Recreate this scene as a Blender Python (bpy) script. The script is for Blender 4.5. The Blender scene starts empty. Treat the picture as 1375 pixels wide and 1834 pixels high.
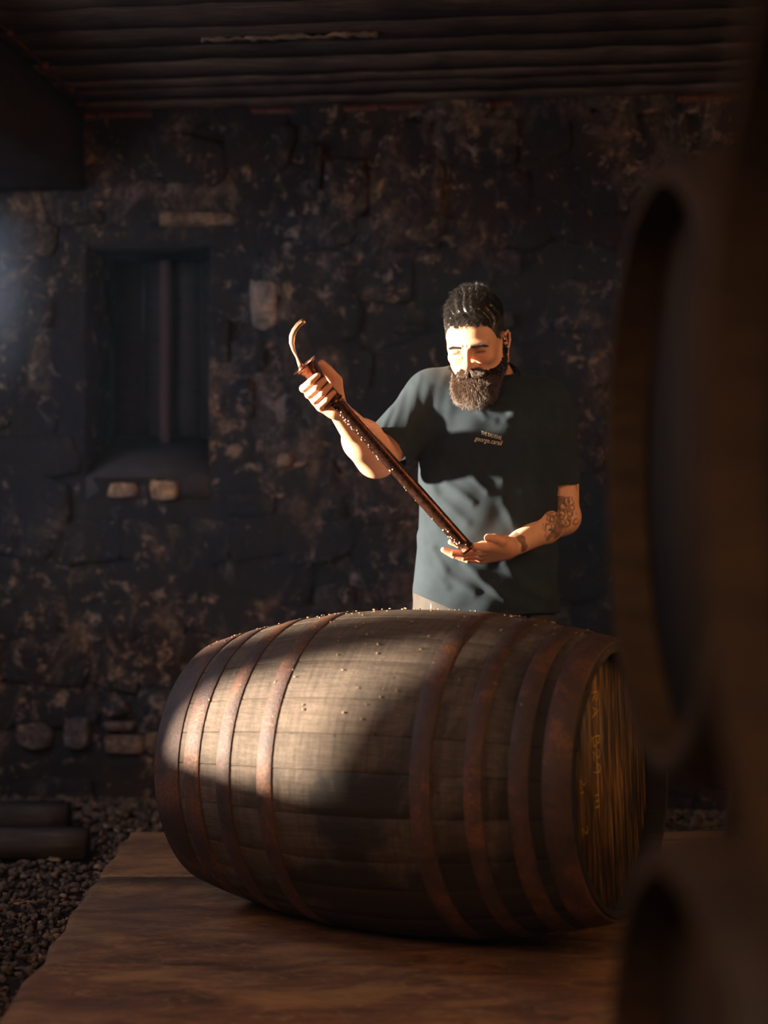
import bpy, math, random
import numpy as np
from mathutils import Vector, Matrix

random.seed(7); RNG = np.random.default_rng(7)
SC = bpy.context.scene
COL = SC.collection
FPX = 2547.0            # focal length in pixels of the 1375x1834 frame
CAM_H = 1.05

# ------------------------------------------------------------------ camera, world, lights, exposure
cam_d = bpy.data.cameras.new('camera'); cam = bpy.data.objects.new('camera', cam_d); COL.objects.link(cam)
cam.location = (0, 0, CAM_H); cam.rotation_euler = (math.radians(90), 0, 0)
cam_d.sensor_fit = 'VERTICAL'; cam_d.sensor_height = 36.0; cam_d.lens = FPX / 1834 * 36.0
cam_d.clip_start = 0.05
cam_d.dof.use_dof = True; cam_d.dof.focus_distance = 3.75; cam_d.dof.aperture_fstop = 1.25
SC.camera = cam

w = bpy.data.worlds.new('world'); SC.world = w; w.use_nodes = True
w.node_tree.nodes['Background'].inputs[0].default_value = (0.44, 0.54, 0.78, 1)
w.node_tree.nodes['Background'].inputs[1].default_value = 0.15

def light(name, kind, loc, target, energy, color, size=1.0, size_y=None, spread=None):
    d = bpy.data.lights.new(name, kind); o = bpy.data.objects.new(name, d); COL.objects.link(o)
    o.location = loc
    o.rotation_euler = (Vector(target) - Vector(loc)).to_track_quat('-Z', 'Y').to_euler()
    d.energy = energy; d.color = color
    if kind == 'AREA':
        d.shape = 'RECTANGLE'; d.size = size; d.size_y = size_y or size
        if spread: d.spread = math.radians(spread)
    if kind == 'SUN': d.angle = math.radians(size)
    return o
SUN_DIR = Vector((1.0, 0.10, -0.10)).normalized()
light('sun', 'SUN', (-6, 0, 3), Vector((-6, 0, 3)) + SUN_DIR, 40.0, (1.0, 0.82, 0.62), 3.2)
light('warm_front_fill', 'AREA', (-0.9, 0.1, 2.35), (0.0, 2.6, 0.1), 38, (1.0, 0.55, 0.31), 1.3, 1.6, 125)  # warm fill lamp added above the camera for skin and front floor
light('side_door_light', 'AREA', (2.35, 2.9, 1.7), (0.5, 3.3, 0.4), 15, (1.0, 0.50, 0.20), 0.5, 1.2)
light('window_sky_light', 'AREA', (-1.95, 3.7, 1.75), (0.3, 5.2, 1.3), 20, (0.72, 0.80, 1.0), 0.9, 1.2)

SC.view_settings.view_transform = 'Standard'; SC.view_settings.look = 'None'
SC.view_settings.exposure = 0.0; SC.view_settings.gamma = 1.0; SC.view_settings.use_curve_mapping = False
SC.cycles.use_denoising = True
SC.cycles.max_bounces = 6; SC.cycles.diffuse_bounces = 3; SC.cycles.sample_clamp_indirect = 4.0

# ------------------------------------------------------------------ helpers
def P(px, py, D):
    """world point that the photograph shows at (px, py), at depth D"""
    return np.array([(px - 687.5) * D / FPX, D, CAM_H + (917.0 - py) * D / FPX])
def unit(v):
    v = np.asarray(v, float); return v / np.linalg.norm(v)

def mk_mesh(name, V, F, smooth=True, mat=None):
    """V (n,3) array; F (m,3|4) array or list of arrays with 3 or 4 columns or plain list of tuples"""
    me = bpy.data.meshes.new(name)
    V = np.asarray(V, np.float32)
    if isinstance(F, list) and len(F) and not isinstance(F[0], np.ndarray):
        me.from_pydata([tuple(map(float, v)) for v in V], [], [tuple(int(i) for i in f) for f in F])
    else:
        Fs = F if isinstance(F, list) else [F]
        Fs = [np.asarray(f, np.int32) for f in Fs if len(f)]
        nl = sum(f.size for f in Fs); nf = sum(len(f) for f in Fs)
        me.vertices.add(len(V)); me.vertices.foreach_set('co', V.ravel())
        me.loops.add(nl); me.loops.foreach_set('vertex_index', np.concatenate([f.ravel() for f in Fs]))
        me.polygons.add(nf)
        tot = np.concatenate([np.full(len(f), f.shape[1], np.int32) for f in Fs])
        st = np.concatenate([[0], np.cumsum(tot)[:-1]]).astype(np.int32)
        me.polygons.foreach_set('loop_start', st)
        me.polygons.foreach_set('loop_total', tot)
        me.update(calc_edges=True); me.validate()
    if smooth:
        me.polygons.foreach_set('use_smooth', np.ones(len(me.polygons), bool))
    if mat: me.materials.append(mat)
    return me
def tag(o, label=None, cat=None, group=None, kind=None):
    if label: o['label'] = label
    if cat: o['category'] = cat
    if group: o['group'] = group
    if kind: o['kind'] = kind
    return o
def link(name, me, parent=None, loc=None, rot=None):
    o = bpy.data.objects.new(name, me); COL.objects.link(o)
    if parent: o.parent = parent
    if loc is not None: o.location = loc
    if rot is not None: o.rotation_euler = rot
    return o
def empty(name, loc=(0, 0, 0), rot=(0, 0, 0)):
    o = bpy.data.objects.new(name, None); COL.objects.link(o); o.location = loc; o.rotation_euler = rot
    o.empty_display_size = 0.1
    return o

def box(x0, x1, y0, y1, z0, z1):
    V = np.array([(x, y, z) for x in (x0, x1) for y in (y0, y1) for z in (z0, z1)], float)
    F = np.array([(0, 1, 3, 2), (4, 6, 7, 5), (0, 4, 5, 1), (2, 3, 7, 6), (0, 2, 6, 4), (1, 5, 7, 3)])
    return V, F
def join(parts):
    Vs, Fs, n = [], {}, 0
    for V, F in parts:
        for f in (F if isinstance(F, list) else [F]):
            f = np.asarray(f)
            Fs.setdefault(f.shape[1], []).append(f + n)
        Vs.append(V); n += len(V)
    return np.concatenate(Vs), [np.concatenate(v) for v in Fs.values()]
def grid_box(x0, x1, y0, y1, z0, z1, n, jitter=0.0, seed=0, bulge=0.0):
    """box whose faces are n=(nx,ny,nz) grids; shared vertices; worn by smooth noise"""
    nx, ny, nz = n
    idx, V = {}, []
    def vid(i, j, k):
        if (i, j, k) not in idx:
            idx[(i, j, k)] = len(V); V.append((i / nx, j / ny, k / nz))
        return idx[(i, j, k)]
    F = []
    for i in range(nx):
        for j in range(ny):
            F.append((vid(i, j, 0), vid(i, j+1, 0), vid(i+1, j+1, 0), vid(i+1, j, 0)))
            F.append((vid(i, j, nz), vid(i+1, j, nz), vid(i+1, j+1, nz), vid(i, j+1, nz)))
    for i in range(nx):
        for k in range(nz):
            F.append((vid(i, 0, k), vid(i+1, 0, k), vid(i+1, 0, k+1), vid(i, 0, k+1)))
            F.append((vid(i, ny, k), vid(i, ny, k+1), vid(i+1, ny, k+1), vid(i+1, ny, k)))
    for j in range(ny):
        for k in range(nz):
            F.append((vid(0, j, k), vid(0, j, k+1), vid(0, j+1, k+1), vid(0, j+1, k)))
            F.append((vid(nx, j, k), vid(nx, j+1, k), vid(nx, j+1, k+1), vid(nx, j, k+1)))
    V = np.array(V)
    r = np.random.default_rng(seed)
    V = V * [x1-x0, y1-y0, z1-z0] + [x0, y0, z0]
    if bulge:
        c = np.array([(x0+x1)/2, (y0+y1)/2, (z0+z1)/2]); hsz = np.array([x1-x0, y1-y0, z1-z0]) / 2
        q = (V - c) / hsz
        ln = np.linalg.norm(q, axis=1, keepdims=True); mx = np.abs(q).max(1, keepdims=True)
        q = q * (1 - bulge + bulge * mx / np.maximum(ln, 1e-6) * 1.25)
        V = c + q * hsz
    if jitter: V = V + r.normal(0, jitter, V.shape)
    return V, np.array(F)

def tube(pts, radii, n=12, caps=True, flat=1.0, up=None):
    pts = np.asarray(pts, float); m = len(pts)
    radii = np.broadcast_to(np.asarray(radii, float), (m,))
    T = np.gradient(pts, axis=0); T /= np.linalg.norm(T, axis=1, keepdims=True)
    a = np.array(up if up is not None else ([0, 0, 1] if abs(T[0][2]) < .9 else [0, 1, 0]), float)
    u = unit(a - T[0] * a.dot(T[0]))
    V, ang = [], np.linspace(0, 2*np.pi, n, endpoint=False)
    for i in range(m):
        u = unit(u - T[i] * u.dot(T[i])); v = np.cross(T[i], u)
        V.append(pts[i] + radii[i] * (np.cos(ang)[:, None] * u * flat + np.sin(ang)[:, None] * v))
    V = np.concatenate(V)
    i, j = np.meshgrid(np.arange(m-1), np.arange(n), indexing='ij')
    i, j = i.ravel(), j.ravel(); j2 = (j+1) % n
    F = np.stack([i*n+j, i*n+j2, (i+1)*n+j2, (i+1)*n+j], 1)
    if not caps: return V, F
    V = np.concatenate([V, pts[:1], pts[-1:]])
    k = np.arange(n); k2 = (k+1) % n
    c0 = np.stack([k2, k, np.full(n, m*n)], 1); c1 = np.stack([(m-1)*n+k, (m-1)*n+k2, np.full(n, m*n+1)], 1)
    return V, [F, np.concatenate([c0, c1])]
def lathe(profile, axis_o, axis_d, n=40, close=False):
    """profile: list of (t along axis, radius)"""
    d = unit(axis_d); a = np.array([0, 0, 1.0]) if abs(d[2]) < .9 else np.array([0, 1.0, 0])
    u = unit(a - d * a.dot(d)); v = np.cross(d, u); ang = np.linspace(0, 2*np.pi, n, endpoint=False)
    pr = np.asarray(profile, float); m = len(pr)
    V = np.asarray(axis_o) + pr[:, 0, None, None]*d + pr[:, 1, None, None]*(np.cos(ang)[None, :, None]*u + np.sin(ang)[None, :, None]*v)
    V = V.reshape(-1, 3)
    i, j = np.meshgrid(np.arange(m-1), np.arange(n), indexing='ij'); i, j = i.ravel(), j.ravel(); j2 = (j+1) % n
    return V, np.stack([i*n+j, i*n+j2, (i+1)*n+j2, (i+1)*n+j], 1)

# ------------------------------------------------------------------ materials
class NT:
    def __init__(s, name):
        s.m = bpy.data.materials.new(name); s.m.use_nodes = True; s.t = s.m.node_tree
        s.b = s.t.nodes['Principled BSDF']
    def n(s, typ, **kw):
        x = s.t.nodes.new(typ)
        for k, v in kw.items():
            if k[0] == '_': setattr(x, k[1:], v)
            else: x.inputs[k].default_value = v
        return x
    def l(s, a, b): s.t.links.new(a, b)
    def coord(s, kind='Object', scale=(1, 1, 1), rot=(0, 0, 0)):
        tc = s.n('ShaderNodeTexCoord'); mp = s.n('ShaderNodeMapping')
        mp.inputs['Scale'].default_value = scale; mp.inputs['Rotation'].default_value = rot
        s.l(tc.outputs[kind], mp.inputs['Vector']); return mp.outputs[0]
    def geo(s, scale=(1, 1, 1)):
        g = s.n('ShaderNodeNewGeometry'); mp = s.n('ShaderNodeMapping'); mp.inputs['Scale'].default_value = scale
        s.l(g.outputs['Position'], mp.inputs['Vector']); return mp.outputs[0]
    def noise(s, vec, scale, detail=6, rough=.6, dist=0):
        x = s.n('ShaderNodeTexNoise'); x.inputs['Scale'].default_value = scale; x.inputs['Detail'].default_value = detail
        x.inputs['Roughness'].default_value = rough; x.inputs['Distortion'].default_value = dist
        s.l(vec, x.inputs['Vector']); return x.outputs['Fac']
    def ramp(s, fac, stops):
        r = s.n('ShaderNodeValToRGB'); e = r.color_ramp.elements
        while len(e) < len(stops): e.new(.5)
        for i, (p, c) in enumerate(stops):
            e[i].position = p
            c = c if isinstance(c, (tuple, list)) else (c, c, c)
            e[i].color = (*c[:3], 1)
        s.l(fac, r.inputs[0]); return r.outputs[0]
    def mix(s, fac, a, b, mode='MIX'):
        x = s.n('ShaderNodeMix'); x.data_type = 'RGBA'; x.blend_type = mode
        for sock, v in ((x.inputs[0], fac), (x.inputs[6], a), (x.inputs[7], b)):
            if isinstance(v, (int, float)): sock.default_value = v
            elif isinstance(v, (tuple, list)): sock.default_value = (*v[:3], 1)
            else: s.l(v, sock)
        return x.outputs[2]
    def math(s, op, a, b=0.0):
        x = s.n('ShaderNodeMath'); x.operation = op
        for sock, v in ((x.inputs[0], a), (x.inputs[1], b)):
            if isinstance(v, (int, float)): sock.default_value = v
            else: s.l(v, sock)
        return x.outputs[0]
    def bump(s, h, strength=.3, dist=.01, prev=None):
        x = s.n('ShaderNodeBump'); x.inputs['Strength'].default_value = strength; x.inputs['Distance'].default_value = dist
        s.l(h, x.inputs['Height'])
        if prev: s.l(prev, x.inputs['Normal'])
        return x.outputs[0]
    def out(s, color=None, rough=None, metal=None, normal=None, spec=None):
        for k, v in (('Base Color', color), ('Roughness', rough), ('Metallic', metal), ('Normal', normal), ('Specular IOR Level', spec)):
            if v is None: continue
            if isinstance(v, (int, float)): s.b.inputs[k].default_value = v
            elif isinstance(v, (tuple, list)): s.b.inputs[k].default_value = (*v[:3], 1)
            else: s.l(v, s.b.inputs[k])
        return s.m

def m_plain(name, c, rough=.7, metal=0.0, spec=None):
    return NT(name).out(c, rough, metal, None, spec)
def m_stone(name, dark, pale, lo, hi, sc=5.0):
    t = NT(name); v = t.geo(); vs = t.geo((1, 1, .6))
    big = t.noise(vs, sc, 8, .72, .6); mid = t.noise(v, 26, 6, .7); huge = t.noise(v, 1.3, 3, .5)
    a = t.math('MULTIPLY', t.math('ADD', big, t.math('MULTIPLY', t.math('SUBTRACT', huge, .5), .35)), 1.0)
    f = t.ramp(a, [(lo, 0.0), (hi, 1.0)])
    f2 = t.mix(1.0, f, t.ramp(mid, [(.38, .15), (.62, 1.0)]), 'MULTIPLY')
    warm = t.ramp(t.noise(v, 3.1, 3), [(.35, (.75, .78, .95)), (.6, (1.25, .95, .72))])
    sp = t.noise(v, sc*3.2, 7, .75, .4)
    c = t.mix(f2, dark, pale)
    c = t.mix(t.ramp(t.math('ADD', sp, t.math('MULTIPLY', t.math('SUBTRACT', huge, .5), .3)), [(.56, 0.0), (.66, .9)]), c, tuple(x*1.25 for x in pale))
    c = t.mix(1.0, c, warm, 'MULTIPLY')
    n = t.bump(t.noise(v, 40, 8, .75), .9, .02); n = t.bump(big, .8, .05, n)
    return t.out(c, .88, 0, n, .25)
M_WALL = m_stone('soot_black_masonry', (.026, .023, .025), (.27, .21, .16), .50, .72)
M_STONE = m_stone('dark_rubble_stone', (.026, .023, .025), (.27, .21, .155), .50, .73, 5.5)
M_PALE = m_stone('pale_rubble_stone', (.05, .04, .032), (.34, .26, .19), .34, .60, 9.0)
def m_wood(name, c1, c2, c3, axis=(1.2, 14, 14), rough=.75, kind='Object', var=.5, stain=.0, bump=.35, knots=True):
    t = NT(name); v = t.coord(kind, axis); vv = t.coord(kind)
    g = t.noise(v, 6, 8, .65, .4); big = t.noise(vv, 3.5, 5, .6, .5); fine = t.noise(t.coord(kind, (axis[0]*2, axis[1]*4, axis[2]*4)), 12, 4, .6)
    c = t.ramp(g, [(.28, c1), (.5, c2), (.75, c3)])
    oi = t.n('ShaderNodeObjectInfo')
    rv = t.ramp(oi.outputs['Random'], [(0, 1 - var), (1, 1 + var*.35)])
    c = t.mix(1.0, c, rv, 'MULTIPLY')
    c = t.mix(1.0, c, t.ramp(big, [(.32, 1 - stain), (.55, 1.0)]), 'MULTIPLY')
    n = t.bump(fine, bump, .003); n = t.bump(g, bump, .006, n)
    return t.out(c, rough, 0, n, .3)
M_CHAR = m_wood('smoke_blackened_timber', (.032, .024, .021), (.08, .056, .042), (.17, .115, .08), stain=.6, var=.55)
M_BEAM = m_wood('near_black_timber', (.010, .008, .009), (.022, .016, .018), (.04, .029, .030), stain=.4)
M_DARKWOOD = m_wood('dark_brown_timber', (.02, .014, .01), (.045, .032, .024), (.08, .06, .046), stain=.5)
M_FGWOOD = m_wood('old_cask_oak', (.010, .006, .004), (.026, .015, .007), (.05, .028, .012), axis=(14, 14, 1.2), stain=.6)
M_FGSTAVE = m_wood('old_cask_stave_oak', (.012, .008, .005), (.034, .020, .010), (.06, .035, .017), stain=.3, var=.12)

def m_barrel_stave():
    t = NT('weathered_barrel_oak'); v = t.coord('Object', (1.3, 16, 16)); o = t.coord('Object')
    g = t.noise(v, 7, 9, .7, .3); fine = t.noise(t.coord('Object', (3, 60, 60)), 9, 4, .6)
    band = t.noise(t.coord('Object', (26, 2.5, 2.5)), 3.0, 5, .6)      # scuffs around the belly
    big = t.noise(o, 3.2, 6, .62, .7); big2 = t.noise(t.coord('Object', (1.6, 1, 1)), 2.1, 5, .65, 1.0)
    c = t.ramp(g, [(.22, (.040, .028, .022)), (.5, (.084, .062, .046)), (.78, (.128, .098, .073))])
    c = t.mix(1.0, c, t.ramp(band, [(.34, .72), (.58, 1.12)]), 'MULTIPLY')
    oi = t.n('ShaderNodeObjectInfo')
    c = t.mix(1.0, c, t.ramp(oi.outputs['Random'], [(0, .70), (.5, .95), (1, 1.1)]), 'MULTIPLY')
    # stains plus painted shade: near black low on the belly and toward the right head
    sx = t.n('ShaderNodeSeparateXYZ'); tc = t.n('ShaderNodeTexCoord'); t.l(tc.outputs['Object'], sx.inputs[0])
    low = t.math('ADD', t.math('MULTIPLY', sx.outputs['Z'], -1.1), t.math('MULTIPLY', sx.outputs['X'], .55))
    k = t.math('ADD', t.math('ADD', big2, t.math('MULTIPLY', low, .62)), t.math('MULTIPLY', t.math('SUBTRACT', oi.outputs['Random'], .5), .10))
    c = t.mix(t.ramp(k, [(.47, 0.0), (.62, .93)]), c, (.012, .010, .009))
    c = t.mix(t.ramp(big, [(.56, 0.0), (.72, .5)]), c, (.028, .020, .016))
    vo = t.n('ShaderNodeTexVoronoi'); vo.inputs['Scale'].default_value = 17; t.l(o, vo.inputs['Vector'])
    c = t.mix(t.ramp(vo.outputs['Distance'], [(.05, .85), (.085, 0.0)]), c, (.02, .013, .01))
    n = t.bump(fine, .5, .003); n = t.bump(g, .5, .006, n); n = t.bump(t.noise(o, 38, 5, .7), .35, .008, n)
    return t.out(c, .72, 0, n, .3)
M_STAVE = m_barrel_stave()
def m_rust(name, a, b, c_, d):
    t = NT(name); o = t.coord('Object'); big = t.noise(o, 7, 6, .7, .5); sp = t.noise(o, 120, 4, .8)
    c = t.ramp(big, [(.38, tuple(x*.85 for x in a)), (.52, tuple(x*.85 for x in b)), (.63, tuple(x*.85 for x in c_))])
    c = t.mix(t.ramp(sp, [(.47, 0.0), (.56, .8)]), c, d)
    n = t.bump(sp, .6, .004)
    return t.out(c, t.ramp(sp, [(.4, .5), (.7, .8)]), .25, n, .45)
M_RUST = m_rust('rusted_hoop_iron', (.034, .022, .020), (.080, .038, .026), (.18, .072, .030), (.058, .040, .042))
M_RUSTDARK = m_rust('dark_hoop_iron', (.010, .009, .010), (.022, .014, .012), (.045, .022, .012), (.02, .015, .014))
M_REDRUST = m_rust('red_rusted_iron', (.05, .016, .008), (.12, .032, .014), (.20, .06, .02), (.03, .012, .008))
def m_head():
    t = NT('barrel_head_oak'); v = t.coord('Object', (10, 13, .9)); g = t.noise(v, 7, 8, .62, .3)
    c = t.ramp(g, [(.38, (.020, .011, .006)), (.5, (.10, .056, .020)), (.62, (.34, .19, .058))])
    oi = t.n('ShaderNodeObjectInfo'); c = t.mix(1.0, c, t.ramp(oi.outputs['Random'], [(0, .55), (1, 1.15)]), 'MULTIPLY')
    st = t.noise(t.coord('Object', (1, 1.6, 1)), 4, 5, .6, .5)
    c = t.mix(t.ramp(st, [(.5, 0.0), (.7, .8)]), c, (.014, .010, .008))
    return t.out(c, .6, 0, t.bump(g, .4, .004), .4)
M_HEAD = m_head()
M_CHALK = m_plain('yellow_chalk', (.75, .50, .13), .9)

def m_floor():
    t = NT('worn_brown_floor_sheet'); o = t.geo(); s1 = t.noise(t.geo((1, 3.2, 1)), 3.2, 8, .68, .8)
    s2 = t.noise(t.geo((1, 2.2, 1)), 14, 8, .75, 1.2); big = t.noise(o, 1.2, 4, .6)
    c = t.ramp(s1, [(.34, (.055, .027, .017)), (.5, (.165, .078, .040)), (.64, (.29, .155, .066))])
    c = t.mix(t.ramp(s2, [(.52, 0.0), (.66, .7)]), c, (.32, .20, .09))
    c = t.mix(t.ramp(big, [(.35, .6), (.55, 0.0)]), c, (.07, .045, .042))
    sc = t.n('ShaderNodeTexVoronoi'); sc.feature = 'DISTANCE_TO_EDGE'; sc.inputs['Scale'].default_value = 2.4
    t.l(t.geo((1, 2.6, 1)), sc.inputs['Vector'])
    c = t.mix(t.ramp(sc.outputs['Distance'], [(.0, .35), (.006, 0.0)]), c, (.2, .16, .11))
    n = t.bump(s2, .35, .004); n = t.bump(s1, .3, .01, n)
    return t.out(c, .72, 0, n, .35)
M_FLOOR = m_floor()
def m_gravel():
    t = NT('dirty_gravel'); g = t.n('ShaderNodeNewGeometry')
    c = t.ramp(g.outputs['Random Per Island'], [(0, (.026, .020, .018)), (.5, (.070, .050, .040)), (.95, (.13, .09, .068)), (1, (.24, .16, .11))])
    n = t.bump(t.noise(t.geo(), 60, 5, .7), .6, .006)
    return t.out(c, .9, 0, n, .2)
M_GRAVEL = m_gravel()
M_DIRT = m_stone('damp_dirt', (.012, .010, .009), (.04, .03, .024), .4, .7)

def m_copper():
    t = NT('aged_copper'); o = t.geo(); a = t.noise(o, 16, 6, .7, .4); b = t.noise(o, 90, 4, .7)
    c = t.ramp(a, [(.3, (.065, .028, .021)), (.55, (.15, .064, .042)), (.75, (.28, .13, .08))])
    return t.out(c, t.ramp(b, [(.35, .22), (.7, .5)]), .92, t.bump(b, .15, .002), .5)
M_COPPER = m_copper()
M_BRASS = m_plain('worn_bronze', (.86, .58, .42), .34, 1.0)
M_DROP = m_plain('wet_droplet', (.85, .72, .6), .08, 0.3)
def m_skin():
    t = NT('skin'); at = t.n('ShaderNodeAttribute'); at.attribute_name = 'tone'
    o = t.geo(); mo = t.noise(o, 30, 5, .6)
    c = t.mix(1.0, t.mix(t.ramp(mo, [(.35, 0.0), (.7, 1.0)]), (.78, .42, .262), (.86, .49, .31)), at.outputs['Color'], 'MULTIPLY')
    t.b.inputs['Subsurface Weight'].default_value = .12
    t.b.inputs['Subsurface Radius'].default_value = (.012, .004, .002); t.b.inputs['Subsurface Scale'].default_value = 1.0
    return t.out(c, .52, 0, t.bump(t.noise(o, 420, 3, .6), .12, .001), .35)
M_SKIN = m_skin()
def m_cloth(name, c, sc=900):
    t = NT(name); o = t.geo(); v = t.noise(o, 9, 4, .6)
    col = t.mix(t.ramp(v, [(.35, 0.0), (.65, 1.0)]), tuple(x*.82 for x in c), tuple(x*1.12 for x in c))
    t.b.inputs['Sheen Weight'].default_value = .02
    return t.out(col, .92, 0, t.bump(t.noise(o, sc, 2, .5), .25, .001), .12)
M_SHIRT = m_cloth('slate_teal_cotton', (.0235, .034, .043))
M_RIB = m_cloth('slate_teal_ribbing', (.017, .026, .034))
M_TROUSER = m_cloth('grey_brown_work_trousers', (.058, .052, .048))
M_LEATHER = m_plain('black_leather', (.012, .011, .010), .45)
M_LETTER = m_plain('cream_embroidery', (.62, .55, .40), .8)
M_HAIR = m_plain('dark_brown_hair', (.022, .018, .016), .30, 0, .9)
def m_strand(name, stops, rough):
    t = NT(name); g = t.n('ShaderNodeNewGeometry'); return t.out(t.ramp(g.outputs['Random Per Island'], stops), rough, 0, None, .9)
M_STRAND = m_strand('dark_brown_hair_strands', [(0, (.010, .009, .009)), (.62, (.024, .020, .019)), (.85, (.075, .066, .062)), (1, (.22, .20, .19))], .30)
M_BEARD = m_strand('brown_beard_hair', [(0, (.025, .014, .009)), (.5, (.075, .040, .024)), (.85, (.16, .095, .062)), (1, (.34, .24, .17))], .40)
M_BEARDCORE = m_plain('dark_beard_mass', (.012, .007, .005), 1.0, 0, .0)
M_BLACK = m_plain('black_iron', (.008, .008, .008), .5, .6)

# ------------------------------------------------------------------ the room
YAW = -0.103                       # the back wall comes nearer towards the right
def back_y(x): return 5.25 + YAW * x
ROOM = math.atan(YAW)
RU = np.array([math.cos(ROOM), math.sin(ROOM), 0.0]); RN = np.array([-math.sin(ROOM), math.cos(ROOM), 0.0])
CEIL = 2.55; GZ = -0.05
def room(u, d, z):                 # u along the back wall, d distance behind its face (negative: into the room)
    return np.array([0, 5.25, 0]) + RU * u + RN * d + np.array([0, 0, z])
def room_xf(V):
    V = np.asarray(V, float); return np.array([0, 5.25, 0]) + V[:, :1] * RU + V[:, 1:2] * RN + V[:, 2:] * np.array([0, 0, 1.0])

def noise3(V, f, seed=0, octs=3):
    """cheap smooth noise from summed sines"""
    r = np.random.default_rng(seed); out = np.zeros(len(V)); amp = 1.0
    for o in range(octs):
        for _ in range(5):
            k = r.normal(0, 1, 3); k = k / np.linalg.norm(k) * f * (2 ** o) * r.uniform(.7, 1.3)
            out += amp * np.sin(V @ k + r.uniform(0, 6.28)) / 5
        amp *= .55
    return out

def wall_panel(u0, u1, z0, z1, step=.05, d=0.0, amp=.022):
    nu, nz = max(2, int((u1-u0)/step)), max(2, int((z1-z0)/step))
    U, Z = np.meshgrid(np.linspace(u0, u1, nu+1), np.linspace(z0, z1, nz+1), indexing='ij')
    V = np.stack([U.ravel(), np.zeros(U.size), Z.ravel()], 1)
    V[:, 1] = d + amp * noise3(V, 16, 3) + amp * .6 * noise3(V, 45, 5)
    i, j = np.meshgrid(np.arange(nu), np.arange(nz), indexing='ij'); i, j = i.ravel(), j.ravel(); s = nz+1
    return V, np.stack([i*s+j, (i+1)*s+j, (i+1)*s+j+1, i*s+j+1], 1)
NU0, NU1, NZ0, NZ1 = -1.13, -0.655, 1.30, 2.06      # the window recess in the back wall
parts = [wall_panel(-2.1, NU0, GZ-.1, CEIL+.1), wall_panel(NU1, 3.2, GZ-.1, CEIL+.1),
         wall_panel(NU0, NU1, NZ1, CEIL+.1), wall_panel(NU0, NU1, GZ-.1, NZ0-.12)]
# reveals of the recess
parts += [box(NU0-.02, NU0, 0, .42, NZ0-.12, NZ1), box(NU1, NU1+.02, 0, .42, NZ0-.12, NZ1), box(NU0, NU1, 0.02, .42, NZ1, NZ1+.02)]
V, F = join(parts)
wall_back = link('wall_back', mk_mesh('wall_back', room_xf(V), F, True, M_WALL)); tag(wall_back, kind='structure')
# sloping sill of the recess
V = np.array([(NU0, -.005, NZ0-.12), (NU1, -.005, NZ0-.12), (NU1, .42, NZ0+.08), (NU0, .42, NZ0+.08), (NU0, -.005, NZ0-.2), (NU1, -.005, NZ0-.2), (NU1, .42, NZ0-.2), (NU0, .42, NZ0-.2)])
t = NT('smooth_sooty_plaster'); M_SILL = t.out(t.ramp(t.noise(t.geo(), 6, 5), [(.35, (.022, .017, .019)), (.65, (.05, .038, .036))]), .85)
link('window_sill', mk_mesh('window_sill', room_xf(V), np.array([(0, 1, 2, 3), (4, 7, 6, 5), (0, 4, 5, 1), (1, 5, 6, 2), (2, 6, 7, 3), (3, 7, 4, 0)]), False, M_SILL), wall_back)
# shuttered window at the bottom of the recess
win = empty('window_1', room(0, 0, 0)); tag(win, kind='structure')
win.location = (0, 0, 0)
def shutter_board(u0, u1, seed):
    V, F = grid_box(u0, u1, .36, .385, NZ0+.02, NZ1, (1, 1, 6), .0015, seed)
    return link('shutter_board', mk_mesh('shutter_board', room_xf(V), F, False, M_BEAM), win)
for k in range(4):
    shutter_board(NU0+.005 + k*.118, NU0+.005 + k*.118 + .112, k)
V, F = grid_box(-.925, -.885, .30, .36, NZ0, NZ1, (1, 1, 8), .001, 3)
tag(link('window_post', mk_mesh('window_post', room_xf(V), F, False, m_plain('dull_red_brown_paint', (.05, .022, .022), .8)), win))

# rubble stones of the back wall
def stone_mesh(seed, mat):
    V, F = grid_box(-.5, .5, -.5, .5, -.5, .5, (4, 2, 4), 0, seed, .42)
    V = V * (1 + .16 * noise3(V + seed*7, 5, seed, 2))[:, None]
    return mk_mesh('stone', V, F, True, mat)
STONES = [stone_mesh(i, M_STONE) for i in range(9)]
M_PALE2 = m_stone('lime_washed_stone', (.16, .13, .10), (.62, .50, .38), .30, .52, 9.0)
PSTONES2 = [stone_mesh(i+30, M_PALE2) for i in range(2)]
PSTONES = [stone_mesh(i+20, M_PALE) for i in range(4)]
rs = random.Random(11)
def in_niche(u0, u1, z0, z1): return u1 > NU0+.02 and u0 < NU1-.02 and z1 > NZ0-.2 and z0 < NZ1+.1
def upx(px, py):                   # wall coordinates of a point the photo shows on the back wall
    x = (px-687.5)/FPX; D = 5.25/(1-YAW*x); u = x*D/RU[0]; return u, CAM_H + (917-py)*D/FPX
pale = [(475, 545, 46, 84, 0), (222, 878, 52, 26, 0), (296, 878, 46, 34, 0), (62, 1316, 62, 46, 1), (140, 1310, 44, 56, 1), (224, 1332, 72, 32, 1),
        (214, 1300, 52, 16, 1), (275, 1330, 26, 34, 1), (1010, 1102, 34, 40, 1), (355, 394, 142, 24, 1), (150, 392, 70, 22, 1), (735, 588, 64, 18, 1),
        (805, 568, 36, 24, 1), (900, 470, 62, 40, 1), (400, 612, 26, 70, 1), (36, 535, 26, 60, 1), (84, 562, 26, 50, 1), (568, 300, 22, 80, 1),
        (450, 905, 90, 40, 1), (510, 825, 22, 24, 0), (210, 1268, 44, 26, 1), (445, 640, 60, 60, 1), (600, 1075, 70, 50, 1), (430, 715, 44, 70, 1), (905, 575, 30, 26, 1)]
boxes = []
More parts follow.
